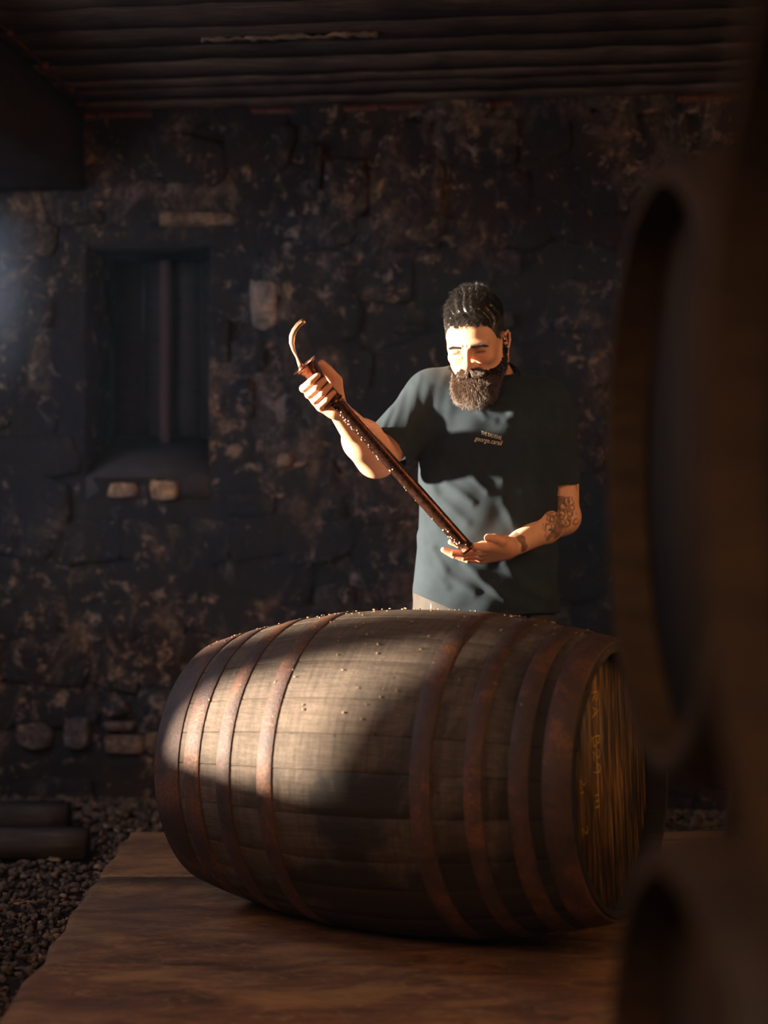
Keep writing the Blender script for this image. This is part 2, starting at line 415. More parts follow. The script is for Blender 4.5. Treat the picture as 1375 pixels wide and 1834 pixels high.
for n_, (px, py, wp, hp, bright) in enumerate(pale):
    u, z = upx(px, py); wm, hm = wp*5.3/FPX, hp*5.3/FPX
    o = link('stone', PSTONES2[n_ % 2] if not bright else (PSTONES[n_ % 4] if n_ in (3, 4, 5, 6, 7, 8, 9) else STONES[n_ % 9]), wall_back)
    o.location = room(u, -.004, z); o.rotation_euler = (0, rs.uniform(-.06, .06), ROOM); o.scale = (wm, .07, hm)
    boxes.append((u-wm/2, u+wm/2, z-hm/2, z+hm/2))
z = GZ - .02
count = 0
while z < CEIL - .02:
    hgt = rs.uniform(.10, .20); u = -1.72 + rs.uniform(-.1, 0)
    while u < 1.5:
        wd = rs.uniform(.15, .36)
        if not in_niche(u, u+wd, z, z+hgt) and not any(u+wd*.8 > b[0] and u+wd*.2 < b[1] and z+hgt*.8 > b[2] and z+hgt*.2 < b[3] for b in boxes) and not (u > 1.05 and z < 1.9 and z > .3) and count < 270:
            o = link('stone', STONES[rs.randrange(9)], wall_back); count += 1
            o.location = room(u+wd/2, -.002 + rs.uniform(-.012, .012), z+hgt/2+rs.uniform(-.025, .025))
            o.rotation_euler = (rs.uniform(-.05, .05), rs.uniform(-.3, .3), ROOM + rs.uniform(-.09, .09))
            o.scale = (wd*1.06, .06, hgt*1.12)
        u += wd
    z += hgt
# timber lintel over the recess
V, F = grid_box(NU0-.14, NU1+.1, .0, .3, NZ1-.01, NZ1+.08, (10, 2, 1), .002, 5)
link('lintel', mk_mesh('lintel', room_xf(V), F, False, M_BEAM), wall_back)

# ground and gravel
V, F = wall_panel(-3.2, 4.5, -6.5, 1.2, .12, 0, .012)
V = np.stack([V[:, 0], V[:, 2], V[:, 1] + GZ - .02], 1)
ground = link('floor', mk_mesh('floor', room_xf(V), F[:, ::-1], True, M_DIRT)); tag(ground, kind='structure')
SX_FRONT, SX_BACK = -1.30, -0.90        # left edge of the sheets: x at y=2.15 and y=4.67
def slab_left(y): return -0.832 - (4.67 - y) * 0.0 + (y - 4.67) * -0.021
def gravel():
    ph = (1+5**.5)/2
    I = np.array([(-1, ph, 0), (1, ph, 0), (-1, -ph, 0), (1, -ph, 0), (0, -1, ph), (0, 1, ph), (0, -1, -ph), (0, 1, -ph), (ph, 0, -1), (ph, 0, 1), (-ph, 0, -1), (-ph, 0, 1)]) / 1.9
    IF = np.array([(0, 11, 5), (0, 5, 1), (0, 1, 7), (0, 7, 10), (0, 10, 11), (1, 5, 9), (5, 11, 4), (11, 10, 2), (10, 7, 6), (7, 1, 8), (3, 9, 4), (3, 4, 2), (3, 2, 6), (3, 6, 8), (3, 8, 9), (4, 9, 5), (2, 4, 11), (6, 2, 10), (8, 6, 7), (9, 8, 1)])
    r = np.random.default_rng(5); pts = []
    n = 32000
    x = r.uniform(-1.9, 2.2, n); y = r.uniform(2.2, 5.55, n)
    heap = np.clip((y - (back_y(x) - .55)) / .55, 0, 1)
    ok = ((x < slab_left(y) - .012) | (y > 4.70)) & (y < back_y(x) - .045) & ~((x < -.92) & (y > 4.48) & (y < 4.62)) & ~((x < -1.06) & (y > 4.84) & (y < 4.99)) & ~((x > 1.9))
    x, y, heap = x[ok], y[ok], heap[ok]; n = len(x)
    size = r.uniform(.005, .013, n) * (1 + heap * r.uniform(0, 1.3, n))
    zz = GZ - .012 + heap * .035 + r.uniform(0, .012, n)
    V = I[None] * size[:, None, None] * r.uniform(.6, 1.3, (n, 1, 3)) * np.array([1, 1, .75]) + r.normal(0, .0018, (n, 12, 3))
    V = V + np.stack([x, y, zz], 1)[:, None]
    F = IF[None] + (np.arange(n) * 12)[:, None, None]
    o = link('gravel', mk_mesh('gravel', V.reshape(-1, 3), F.reshape(-1, 3), False, M_GRAVEL))
    tag(o, 'dark dirty gravel and stone chips covering the ground along the back wall', 'gravel', kind='stuff')
gravel()

# floor sheets the cask lies on
def sheet(name, y0, y1, x1, seed, label):
    n = 40; ys = np.linspace(y0, y1, n); r = np.random.default_rng(seed)
    ex = np.array([slab_left(y) for y in ys]) + r.normal(0, .0035, n) + .006*np.sin(ys*23+seed)
    V, th = [], .045
    for y, x in zip(ys, ex):
        for xx in (x, x+.02, (x+x1)/2, x1):
            V.append((xx, y, -.002 if xx == x else 0.0)); V.append((xx, y, -th))
    V = np.array(V); F = []
    for i in range(n-1):
        for k in range(3):
            a, b = i*8+k*2, (i+1)*8+k*2
            F.append((a, a+2, b+2, b)); F.append((a+1, b+1, b+3, a+3))
        a, b = i*8, (i+1)*8
        F.append((a, b, b+1, a+1)); F.append((a+6, a+7, b+7, b+6))
    for i in (0, n-1):
        for k in range(3):
            a = i*8+k*2; q = (a, a+1, a+3, a+2)
            F.append(q if i == 0 else q[::-1])
    o = link(name, mk_mesh(name, V, np.array(F), False, M_FLOOR)); tag(o, label, 'floor sheet'); return o
sheet('floor_sheet', -1.0, 4.095, 4.2, 1, 'large worn brown floor sheet lit warmly in front of the lying cask')
sheet('floor_sheet', 4.105, 4.67, 4.2, 2, 'narrow dim floor sheet behind the cask, next to the gravel')

# squared timbers on the gravel
def timber(x0, x1, y0, y1, z0, z1, rz, label, seed):
    L = x1-x0; V, F = grid_box(-L, 0, -(y1-y0)/2, (y1-y0)/2, 0, z1-z0, (14, 2, 2), .0015, seed)
    o = link('squared_timber', mk_mesh('squared_timber', V, F, False, M_DARKWOOD), None, (x1, (y0+y1)/2, z0), (0, 0, rz))
    tag(o, label, 'timber', 'squared timbers on the gravel')
timber(-2.2, -.95, 4.50, 4.60, GZ+.002, GZ+.082, -.03, 'dark squared timber nearer the camera, its sawn end beside the floor sheet', 1)
timber(-2.2, -1.09, 4.86, 4.97, GZ+.004, GZ+.09, -.02, 'shadowed squared timber lying behind the nearer timber on the gravel', 2)
for i, (px, py, D) in enumerate([(98, 1607, 4.43), (60, 1690, 3.95), (32, 1692, 3.93), (252, 1483, 4.85), (236, 1420, 5.3)]):
    V, F = grid_box(-.02, .02, -.012, .012, -.002, .002, (3, 2, 1), .0025, i)
    p = P(px, py, D)
    o = link('wood_chip', mk_mesh('wood_chip', V, F, False, M_CHALK if 0 else m_plain('pale_chip', (.16, .09, .045), .8)), None, (p[0], p[1], GZ+.017), (.1, .2, i*1.3))
    tag(o, ['pale brown wood chip on gravel in front of the nearer timber', 'larger reddish wood chip on gravel beside the lower sheet edge', 'outer reddish wood chip on gravel farthest from the sheet',
            'small wood chip on gravel at the back corner of the sheets', 'small wood chip in gravel at foot of the stone wall'][i], 'wood chip', 'wood chips on the gravel')

# ceiling of charred boards
ceiling = link('ceiling', mk_mesh('ceiling', room_xf(box(-3.2, 4.5, -6.5, .3, CEIL+.045, CEIL+.12)[0]), box(0, 1, 0, 1, 0, 1)[1], False, M_BEAM)); tag(ceiling, kind='structure')
d = 0.0; k = 0
rb = random.Random(3)
while d > -3.0:
    wd = rb.choice([.10, .135, .16, .19]); zz = rb.choice([0, .0, .002, .005])
    V, F = grid_box(-2.2, 2.6, d-wd+.0025, d, CEIL+zz, CEIL+.045, (40, 2, 1), .0022, k)
    link('plank', mk_mesh('plank', room_xf(V), F, False, M_CHAR), ceiling); d -= wd; k += 1
V, F = grid_box(-2.0, 2.6, -.035, -.005, CEIL-.028, CEIL, (24, 1, 1), .0012, 77)
link('edge_batten', mk_mesh('edge_batten', room_xf(V), F, False, M_REDRUST), ceiling)
V, F = grid_box(-.50, .06, -.80, -.775, CEIL-.006, CEIL+.004, (30, 1, 1), .0035, 78)
link('torn_strip', mk_mesh('torn_strip', room_xf(V), F, False, m_wood('torn_pale_timber', (.03, .02, .012), (.12, .08, .05), (.3, .2, .12))), ceiling)
# boxed downstand beam on the left, and the rusted pipe beside it
V, F = grid_box(-2.1, -1.125, -6.0, -.01, CEIL-.29, CEIL-.005, (3, 40, 3), .003, 6)
tag(link('trim_1', mk_mesh('trim_1', room_xf(V), F, False, M_BEAM)), kind='structure')
pipe = empty('ceiling_pipe', room(-1.06, -1, CEIL-.03)); tag(pipe, 'thin rust red pipe clipped to the boards along the dark beam', 'pipe')
def rel(V, o): return np.asarray(V) - np.array(o.location)
V, F = tube([room(-1.075, -.03-s, CEIL-.014-.004*math.sin(s*5)) for s in np.linspace(0, 5, 40)], .006, 8)
link('pipe_run', mk_mesh('pipe_run', rel(V, pipe), F, True, M_REDRUST), pipe)
for s in (.35, .62, .95, 1.3, 2.2):
    V, F = box(-1.09, -1.06, -s-.012, -s+.012, CEIL-.024, CEIL+.0)
    link('pipe_clip', mk_mesh('pipe_clip', rel(room_xf(V), pipe), F, False, M_REDRUST), pipe)

# left wall with its opening and added sun blockers (out of the frame, they shape the daylight); right wall
WX = -2.0
def wbox(y0, y1, z0, z1, x0=WX-.25, x1=WX): return box(x0, x1, y0, y1, z0, z1)
WY0, WY1, WZ0, WZ1 = 3.05, 4.38, .60, 2.05
V, F = join([wbox(-2.0, WY0, GZ-.1, CEIL+.1), wbox(WY1, 5.9, GZ-.1, CEIL+.1), wbox(WY0, WY1, GZ-.1, WZ0), wbox(WY0, WY1, WZ1, CEIL+.1)])
wall_left = link('wall_left', mk_mesh('wall_left', V, F, False, M_WALL)); tag(wall_left, kind='structure')
V, F = box(-.02, .02, -.62, .62, -.085, .085)
o = link('sun_block_plank', mk_mesh('sun_block_plank', V, F, False, M_DARKWOOD), wall_left); o.location = (WX-.06, 3.32, .915); o.rotation_euler = (-math.atan(.60), 0, 0)  # unseen slanted plank, added to cut the sun on the cask
V, F = grid_box(WX-.22, WX-.02, 3.39, 4.38, .60, .82, (2, 6, 2), .006, 4)
link('sun_block_stone', mk_mesh('sun_block_stone', V, F, False, M_STONE), wall_left)  # unseen block added in the opening to keep sun off the left hoop
V, F = box(2.75, 2.95, -2.0, 5.6, GZ-.1, CEIL+.1)
tag(link('wall_right', mk_mesh('wall_right', V, F, False, M_WALL)), kind='structure')
# lit dust hanging by the opening on the left
def haze(name, loc, size, dens, color, label):
    V, F = box(-1, 1, -1, 1, -1, 1); m = bpy.data.materials.new(name); m.use_nodes = True; t = m.node_tree; t.nodes.clear()
    o_ = t.nodes.new('ShaderNodeOutputMaterial'); vs = t.nodes.new('ShaderNodeVolumeScatter'); vs.inputs['Color'].default_value = (*color, 1); vs.inputs['Anisotropy'].default_value = .1
    tc = t.nodes.new('ShaderNodeTexCoord'); ln = t.nodes.new('ShaderNodeVectorMath'); ln.operation = 'LENGTH'; t.links.new(tc.outputs['Object'], ln.inputs[0])
    mr = t.nodes.new('ShaderNodeMapRange'); mr.interpolation_type = 'SMOOTHSTEP'; mr.inputs[1].default_value = 0.0; mr.inputs[2].default_value = 1.0; mr.inputs[3].default_value = dens; mr.inputs[4].default_value = 0.0
    t.links.new(ln.outputs['Value'], mr.inputs[0]); t.links.new(mr.outputs[0], vs.inputs['Density']); t.links.new(vs.outputs[0], o_.inputs['Volume'])
    o = link(name, mk_mesh(name, V, F, False, m), None, loc); o.scale = size; tag(o, label, 'haze', kind='stuff')
V, F = box(WX+.03, 2.7, .30, 4.95, .02, 2.48); m_h = bpy.data.materials.new('thin_haze'); m_h.use_nodes = True; m_h.node_tree.nodes.clear()
o_ = m_h.node_tree.nodes.new('ShaderNodeOutputMaterial'); v_ = m_h.node_tree.nodes.new('ShaderNodeVolumeScatter'); v_.inputs['Color'].default_value = (.42, .66, 1, 1); v_.inputs['Density'].default_value = .0022
m_h.node_tree.links.new(v_.outputs[0], o_.inputs['Volume'])
tag(link('haze', mk_mesh('haze', V, F, False, m_h)), 'thin smoky haze filling the dark room', 'haze', kind='stuff')
haze('haze', (-1.28, 4.1, 1.70), (.34, .5, .42), .16, (.45, .62, 1.0), 'faint bluish lit dust hanging at the left edge below the beam')
#%%OBJECTS

# ------------------------------------------------------------------ casks
def stave_joint_angles(n, seed):
    r = np.random.default_rng(seed); wv = r.uniform(.75, 1.3, n); return np.concatenate([[0], np.cumsum(wv)]) / wv.sum() * 2*np.pi
def cask(name, label, loc, yaw, tilt, tA, tB, L, Rb, Re, hoops, n_st, mats, group=None, seed=0, boards=8, near_end=+1, hero=False, roll=0.0):
    """axis along local x from tA to tB; near_end: the head that is built with separate boards first"""
    m_st, m_hoop, m_head = mats
    root = empty(name, loc, (0, -tilt, -yaw)); tag(root, label, 'cask', group)
    rad = lambda t: Rb - (Rb - Re) * (2*np.asarray(t)/L)**2
    ja = stave_joint_angles(n_st, seed) + roll
    r = np.random.default_rng(seed)
    nt = 26
    ts = np.linspace(tA, tB, nt)
    for k in range(n_st):
        a0, a1 = ja[k], ja[k+1]; m = 6; g = .0004
        aa = np.linspace(0, 1, m); prof = np.array([-.0014, -.0002, 0, 0, -.0002, -.0014]); dr = r.uniform(-.0006, .0006)
        V = []
        te = ts.copy(); te[0] += r.uniform(-.002, .002); te[-1] += r.uniform(-.002, .002)
        for t in te:
            R0 = float(rad(t)); A = a0 + g/R0 + (a1-a0-2*g/R0) * np.array([0, .02, .3, .7, .98, 1])
            endw = min(abs(t-tA), abs(t-tB)); ch = -.006*max(0, 1-endw/.012)
            rr = R0 + prof + dr + ch
            V += [(t, ra*math.cos(a), ra*math.sin(a)) for ra, a in zip(rr, A)]
            V += [(t, (R0-.026-ch)*math.cos(a), (R0-.026-ch)*math.sin(a)) for a in A]
        s = 2*m; F = []
        for i in range(nt-1):
            b = i*s
            for j in range(m-1): F.append((b+j, b+s+j, b+s+j+1, b+j+1))
            for j in range(m-1): F.append((b+m+j, b+m+j+1, b+s+m+j+1, b+s+m+j))
            F.append((b+m-1, b+s+m-1, b+s+2*m-1, b+2*m-1)); F.append((b+m, b+s+m, b+s, b))
        cap = np.array([(j, j+1, m+j+1, m+j) for j in range(m-1)])
        me = mk_mesh('stave', np.array(V), np.concatenate([np.array(F), cap, cap[:, ::-1] + (nt-1)*s]), True, m_st); me.set_sharp_from_angle(angle=math.radians(38))
        link('stave', me, root)
    for (h0, h1) in hoops:
        n = 128; ang = np.linspace(0, 2*np.pi, n, endpoint=False)
        tt = np.array([h0, h0, h0+.0015, (h0+h1)/2, h1-.0015, h1, h1]); off = np.array([-.003, .0022, .0034, .0036, .0034, .0022, -.003])
        rr = rad(tt) + off
        V = np.stack([np.repeat(tt, n), (rr[:, None]*np.cos(ang)).ravel(), (rr[:, None]*np.sin(ang)).ravel()], 1)
        i, j = np.meshgrid(np.arange(6), np.arange(n), indexing='ij'); i, j = i.ravel(), j.ravel(); j2 = (j+1) % n
        hp = link('hoop', mk_mesh('hoop', V, np.stack([i*n+j, (i+1)*n+j, (i+1)*n+j2, i*n+j2], 1)[:, ::-1], True, m_hoop), root)
        # riveted lap of each hoop
        a = r.uniform(.4, 2.6) if hero else r.uniform(0, 6); tm = (h0+h1)/2
        rv = []
        for q in (-.02, .02):
            for e in (-.28, .28):
                t_ = tm + e*(h1-h0); aq = a + q/Rb; R0 = float(rad(t_)) + .003
                c = np.array([t_, R0*math.cos(aq), R0*math.sin(aq)]); nrm = np.array([0, math.cos(aq), math.sin(aq)])
                rv.append(lathe([(0, .005), (.0016, .0044), (.0026, .002), (.0027, .0001)], c, nrm, 10))
        V, F = join(rv)
        o = tag(link('rivets', mk_mesh('rivets', V, F, True, m_hoop), hp), kind='stuff')
    for side in (1, -1):
        tE = (tB if side > 0 else tA) - side*.052; R = float(rad(tE)) - .024
        edges = np.linspace(-R, R, boards+1) + np.concatenate([[0], r.uniform(-.008, .008, boards-1), [0]])
        for b in range(boards):
            y0, y1 = edges[b]+.0007, edges[b+1]-.0007; pts = []
            ys = np.linspace(y0, y1, 7); zc = np.sqrt(np.maximum(R*R-ys**2, 1e-6))
            dx = r.uniform(-.0012, .0012)
            V = [(tE+dx, y, z) for y, z in zip(ys, zc)] + [(tE+dx, y, -z) for y, z in zip(ys, zc)]
            V += [(tE+dx-side*.02, y, z) for (_, y, z) in V]
            F = []
            for q in range(6):
                F.append((q, q+1, 7+q+1, 7+q)); F.append((14+q, 14+7+q, 14+7+q+1, 14+q+1))
                F.append((q, 14+q, 15+q, q+1)); F.append((7+q, 8+q, 22+q, 21+q))
            F.append((0, 7, 21, 14)); F.append((6, 20, 27, 13))
            F = np.array(F); F = F[:, ::-1] if side > 0 else F
            link('head_board', mk_mesh('head_board', np.array(V), F, False, m_head), root)
    return root, rad

HOOPS = [(-.553, -.460), (-.440, -.385), (-.325, -.280), (-.195, -.150), (.213, .262), (.338, .378), (.436, .480), (.507, .567)]
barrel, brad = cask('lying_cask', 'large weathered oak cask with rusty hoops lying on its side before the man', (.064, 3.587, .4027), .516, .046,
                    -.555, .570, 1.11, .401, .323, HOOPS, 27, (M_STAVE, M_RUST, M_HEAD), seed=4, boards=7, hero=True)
# chalk writing on the right head, reading downward: RA B 22 - 111
def strokes(parent, name, lines, mat, origin, ux, uy, scale, r=.0013):
    parts = []
    for ln in lines:
        pts = np.array([origin + ux*(x*scale) + uy*(y*scale) for x, y in ln])
        if len(pts) > 2:       # soften corners
            t = np.linspace(0, len(pts)-1, (len(pts)-1)*4+1); pts = np.stack([np.interp(t, np.arange(len(pts)), pts[:, c]) for c in range(3)], 1)
        parts.append(tube(pts, r, 5))
    V, F = join(parts); return link(name, mk_mesh(name, V, F, True, mat), parent)
G = {'R': [[(0, 0), (0, 1)], [(0, 1), (.45, .95), (.5, .7), (.3, .52), (0, .5)], [(.2, .5), (.6, 0)]],
     'A': [[(0, 0), (.3, 1), (.62, 0)], [(.1, .38), (.52, .38)]],
     'B': [[(0, 0), (0, 1)], [(0, 1), (.45, .9), (.4, .6), (0, .52), (.5, .45), (.55, .12), (0, 0)]],
     '2': [[(0, .85), (.25, 1), (.48, .8), (.4, .5), (0, 0), (.6, .02)]],
     '9': [[(.5, .6), (.25, .5), (.02, .7), (.2, 1), (.48, .9), (.5, .6), (.4, 0)]],
     '-': [[(0, .5), (.5, .5)]], '1': [[(.1, 0), (.1, .55)]], '_': [[(-.1, -.22), (.8, -.26)]]}
def write(word, x0=0.0):
    out, x = [], x0
    for ch in word:
        if ch == ' ': x += .55; continue
        for ln in G[ch]: out.append([(x+a, b) for a, b in ln])
        x += 0.0 if ch == '_' else (.34 if ch == '1' else .80)
    return out
head_t = .570 - .052 + .0015
uxd, uyd = np.array([0, 0, -1.0]), np.array([0, 1.0, 0])      # text runs down; letter tops toward the far side
# on this head local y points away from the camera
for word, x0, org, sc_, r_ in (('RA', 0, (-.062, .205), .040, .0013), ('_B', 2.55, (-.062, .205), .040, .0013), ('29', 3.35, (-.062, .205), .040, .0011), ('-', 5.1, (-.062, .205), .040, .0009), ('111', 5.8, (-.062, .205), .040, .0010),
                               ('21', 0, (-.150, .02), .034, .0008), ('2', 3.2, (-.150, .02), .034, .0008)):
    x = x0
    for ch in word:
        o = strokes(barrel, 'chalk_mark', write(ch, x), M_CHALK, np.array([head_t, org[0], org[1]]), uxd, uyd, sc_, r_)
        o['label'] = 'faded yellow chalk writing on the cask head'
        x += 0.0 if ch == '_' else (.34 if ch == '1' else .80)

def barrel_pt(t, ang, off=0.0):
    """point on the cask: ang measured in the local y-z plane; returns world"""
    R = float(brad(t)) + off
    l = Vector((t, R*math.cos(ang), R*math.sin(ang)))
    M = Matrix.Translation(barrel.location) @ barrel.rotation_euler.to_matrix().to_4x4()
    return np.array(M @ l)
# splinters and crumbs lying on top of the cask
r = np.random.default_rng(9); parts = []
for i in range(130):
    top = i < 70
    t = r.uniform(-.5, .5); a = (math.radians(r.uniform(78, 100)) if top else math.radians(r.uniform(95, 158)))
    if not top: t = r.normal(0, .18)
    p = np.array([t, (float(brad(t))+.003)*math.cos(a), (float(brad(t))+.003)*math.sin(a)])
    s = r.uniform(.0006, .0019) * (1.0 if top else 1)
    V, F = grid_box(-s*r.uniform(1, 3.2), s*r.uniform(1, 3), -s, s, -s*.6, s*.8, (2, 1, 1), s*.25, i)
    th = r.uniform(0, 6.28); c, sn = math.cos(th), math.sin(th)
    e1 = np.array([1, 0, 0.]); nr = np.array([0, math.cos(a), math.sin(a)]); e2 = np.cross(nr, e1)
    V = p + (V[:, :1]*c - V[:, 1:2]*sn)*e1 + (V[:, :1]*sn + V[:, 1:2]*c)*e2 + V[:, 2:]*nr
    parts.append((V, F))
V, F = join(parts)
Mb = np.array(Matrix.Translation(barrel.location) @ barrel.rotation_euler.to_matrix().to_4x4())
V = V @ Mb[:3, :3].T + Mb[:3, 3]
crumbs = link('debris', mk_mesh('debris', V, F, False, m_plain('pale_wood_crumbs', (.30, .20, .12), .8)))
tag(crumbs, 'pale splinters and crumbs scattered over the top of the lying cask', 'debris', kind='stuff')

# the stack of casks close to the camera on the right (out of focus)
FH = [(-.55, -.475), (-.43, -.37), (-.30, -.25), (-.17, -.12), (.12, .17), (.25, .30), (.37, .43), (.475, .55)]
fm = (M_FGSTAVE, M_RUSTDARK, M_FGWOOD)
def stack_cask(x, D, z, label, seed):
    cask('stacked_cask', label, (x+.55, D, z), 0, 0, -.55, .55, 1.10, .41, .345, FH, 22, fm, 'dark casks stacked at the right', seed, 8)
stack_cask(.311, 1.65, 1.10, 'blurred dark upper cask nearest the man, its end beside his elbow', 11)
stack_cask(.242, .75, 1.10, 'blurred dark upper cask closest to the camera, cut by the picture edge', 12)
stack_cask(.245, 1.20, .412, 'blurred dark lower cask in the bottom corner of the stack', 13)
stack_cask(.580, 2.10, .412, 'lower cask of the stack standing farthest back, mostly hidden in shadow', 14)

# ------------------------------------------------------------------ distance fields and surface meshing
class Prim:
    def __init__(s, fn, lo, hi, k, op='u'): s.fn, s.lo, s.hi, s.k, s.op = fn, np.asarray(lo, float), np.asarray(hi, float), k, op
def rc(a, b, ra, rb_=None, k=.01, op='u'):
    a, b = np.asarray(a, np.float32), np.asarray(b, np.float32); rb_ = ra if rb_ is None else rb_; R = max(ra, rb_)
    ab = b - a; L2 = float(ab @ ab) + 1e-12
    def fn(X, Y, Z):
        px, py, pz = X-a[0], Y-a[1], Z-a[2]
        t = np.clip((px*ab[0] + py*ab[1] + pz*ab[2]) / L2, 0, 1)
        return np.sqrt((px-t*ab[0])**2 + (py-t*ab[1])**2 + (pz-t*ab[2])**2) - (ra + (rb_-ra)*t)
    return Prim(fn, np.minimum(a, b)-R, np.maximum(a, b)+R, k, op)
def ell(c, r, k=.01, op='u', R=None):
    c = np.asarray(c, np.float32); r = np.asarray(r, np.float32); R = np.eye(3, dtype=np.float32) if R is None else np.asarray(R, np.float32)
    ext = np.sqrt(((R * r) ** 2).sum(1))
    def fn(X, Y, Z):
        px, py, pz = X-c[0], Y-c[1], Z-c[2]
        q = [(px*R[0, i] + py*R[1, i] + pz*R[2, i]) for i in range(3)]
        k0 = np.sqrt(sum((q[i]/r[i])**2 for i in range(3))); k1 = np.sqrt(sum((q[i]/r[i]**2)**2 for i in range(3))) + 1e-9
        return k0*(k0-1)/k1
    return Prim(fn, c-ext, c+ext, k, op)
def evaluate(prims, lo, hi, h):
    lo = np.asarray(lo, float); n = np.ceil((np.asarray(hi, float)-lo)/h).astype(int) + 1
    ax = [(lo[i] + h*np.arange(n[i])).astype(np.float32) for i in range(3)]
    A = np.full(tuple(n), .2, np.float32)
    for p in prims:
        m = p.k*1.6 + 2.5*h
        i0 = np.maximum(np.floor((p.lo-m-lo)/h).astype(int), 0); i1 = np.minimum(np.ceil((p.hi+m-lo)/h).astype(int)+1, n)
        if (i1 <= i0).any(): continue
        sl = tuple(slice(a, b) for a, b in zip(i0, i1))
        X = ax[0][sl[0]][:, None, None]; Y = ax[1][sl[1]][None, :, None]; Z = ax[2][sl[2]][None, None, :]
        d = p.fn(X, Y, Z).astype(np.float32); a = A[sl]; k = max(p.k, 1e-5)
        if p.op == 'u':
            hh = np.maximum(k-np.abs(a-d), 0)/k; A[sl] = np.minimum(a, d) - hh*hh*k*.25
        elif p.op == 's':
            hh = np.maximum(k-np.abs(a+d), 0)/k; A[sl] = np.maximum(a, -d) + hh*hh*k*.25
        elif p.op == 'd':       # displacement: fn returns metres pushed outward
            A[sl] = a - d
    return A, lo, h
def nets(A, lo, h):
    S = A < 0; s0 = [slice(0, -1), slice(1, None)]
    cnt = np.zeros(tuple(np.array(A.shape)-1), np.int8)
    for i in (0, 1):
        for j in (0, 1):
            for k in (0, 1): cnt += S[s0[i], s0[j], s0[k]]
    act = (cnt > 0) & (cnt < 8); ijk = np.argwhere(act); idx = np.full(act.shape, -1, np.int32); idx[act] = np.arange(len(ijk))
    cv = {}
    for i in (0, 1):
        for j in (0, 1):
            for k in (0, 1): cv[(i, j, k)] = A[ijk[:, 0]+i, ijk[:, 1]+j, ijk[:, 2]+k]
    acc = np.zeros((len(ijk), 3)); n = np.zeros(len(ijk))
    for a in cv:
        for d in range(3):
            if a[d] == 0:
                b = list(a); b[d] = 1; b = tuple(b); va, vb = cv[a], cv[b]; m = (va < 0) != (vb < 0)
                t = np.where(m, va/np.where(m, va-vb, 1), 0)
                for e in range(3): acc[:, e] += m*(a[e] + (t if e == d else 0))
                n += m
    V = lo + h*(ijk + acc/n[:, None])
    F = []
    for d in range(3):
        sa = [slice(None)]*3; sb = [slice(None)]*3; sa[d] = slice(0, -1); sb[d] = slice(1, None)
        a, b = S[tuple(sa)], S[tuple(sb)]; e = np.argwhere(a != b)
        o1, o2 = [x for x in range(3) if x != d]
        e = e[(e[:, o1] > 0) & (e[:, o2] > 0) & (e[:, o1] < A.shape[o1]-1) & (e[:, o2] < A.shape[o2]-1)]
        ins = a[e[:, 0], e[:, 1], e[:, 2]]
        def g(x, y):
            q = e.copy(); q[:, o1] += x; q[:, o2] += y; return idx[q[:, 0], q[:, 1], q[:, 2]]
        Q = np.stack([g(-1, -1), g(0, -1), g(0, 0), g(-1, 0)], 1)
        flip = ins if d != 1 else ~ins
        Q[~flip] = Q[~flip][:, ::-1]; F.append(Q)
    F = np.concatenate(F); F = F[(F >= 0).all(1)]
    return V, F
def relax(V, F, it=1, lam=.5):
    E = np.concatenate([F[:, [0, 1]], F[:, [1, 2]], F[:, [2, 3]], F[:, [3, 0]]])
    for _ in range(it):
        S = np.zeros_like(V); c = np.bincount(E.ravel(), minlength=len(V)).astype(float)
        for q in range(3):
            S[:, q] = np.bincount(E[:, 0], V[E[:, 1], q], len(V)) + np.bincount(E[:, 1], V[E[:, 0], q], len(V))
        V = V + lam*(S/np.maximum(c, 1)[:, None] - V)
    return V
def keep(V, F, fm):
    F = F[fm]; used = np.zeros(len(V), bool); used[F.ravel()] = True; mp = np.cumsum(used)-1
    return V[used], mp[F], used
def vnormals(V, F):
    fn = np.cross(V[F[:, 2]]-V[F[:, 0]], V[F[:, 3]]-V[F[:, 1]]); N = np.zeros_like(V)
    for q in range(4):
        for c in range(3): N[:, c] += np.bincount(F[:, q], fn[:, c], len(V))
    return N/np.maximum(np.linalg.norm(N, axis=1, keepdims=True), 1e-12)
#%%PERSON

# ------------------------------------------------------------------ the man
person = empty('person', (.29, 4.12, 0)); tag(person, 'bearded man in a dark t-shirt standing behind the cask, holding a long copper tube', 'person')
def plink(name, V, F, mat, parent=None, smooth=True):
    o = link(name, mk_mesh(name, np.asarray(V) - np.array([.29, 4.12, 0]), F, smooth, mat), parent or person); return o

# joints (world)
SR = np.array([.142, 4.035, 1.368]); ER = P(674, 818, 3.925); WR = P(601, 728, 3.70)
SL = np.array([.458, 4.035, 1.335]); EL = P(1004, 924, 4.02); WL = P(912, 982, 3.85)

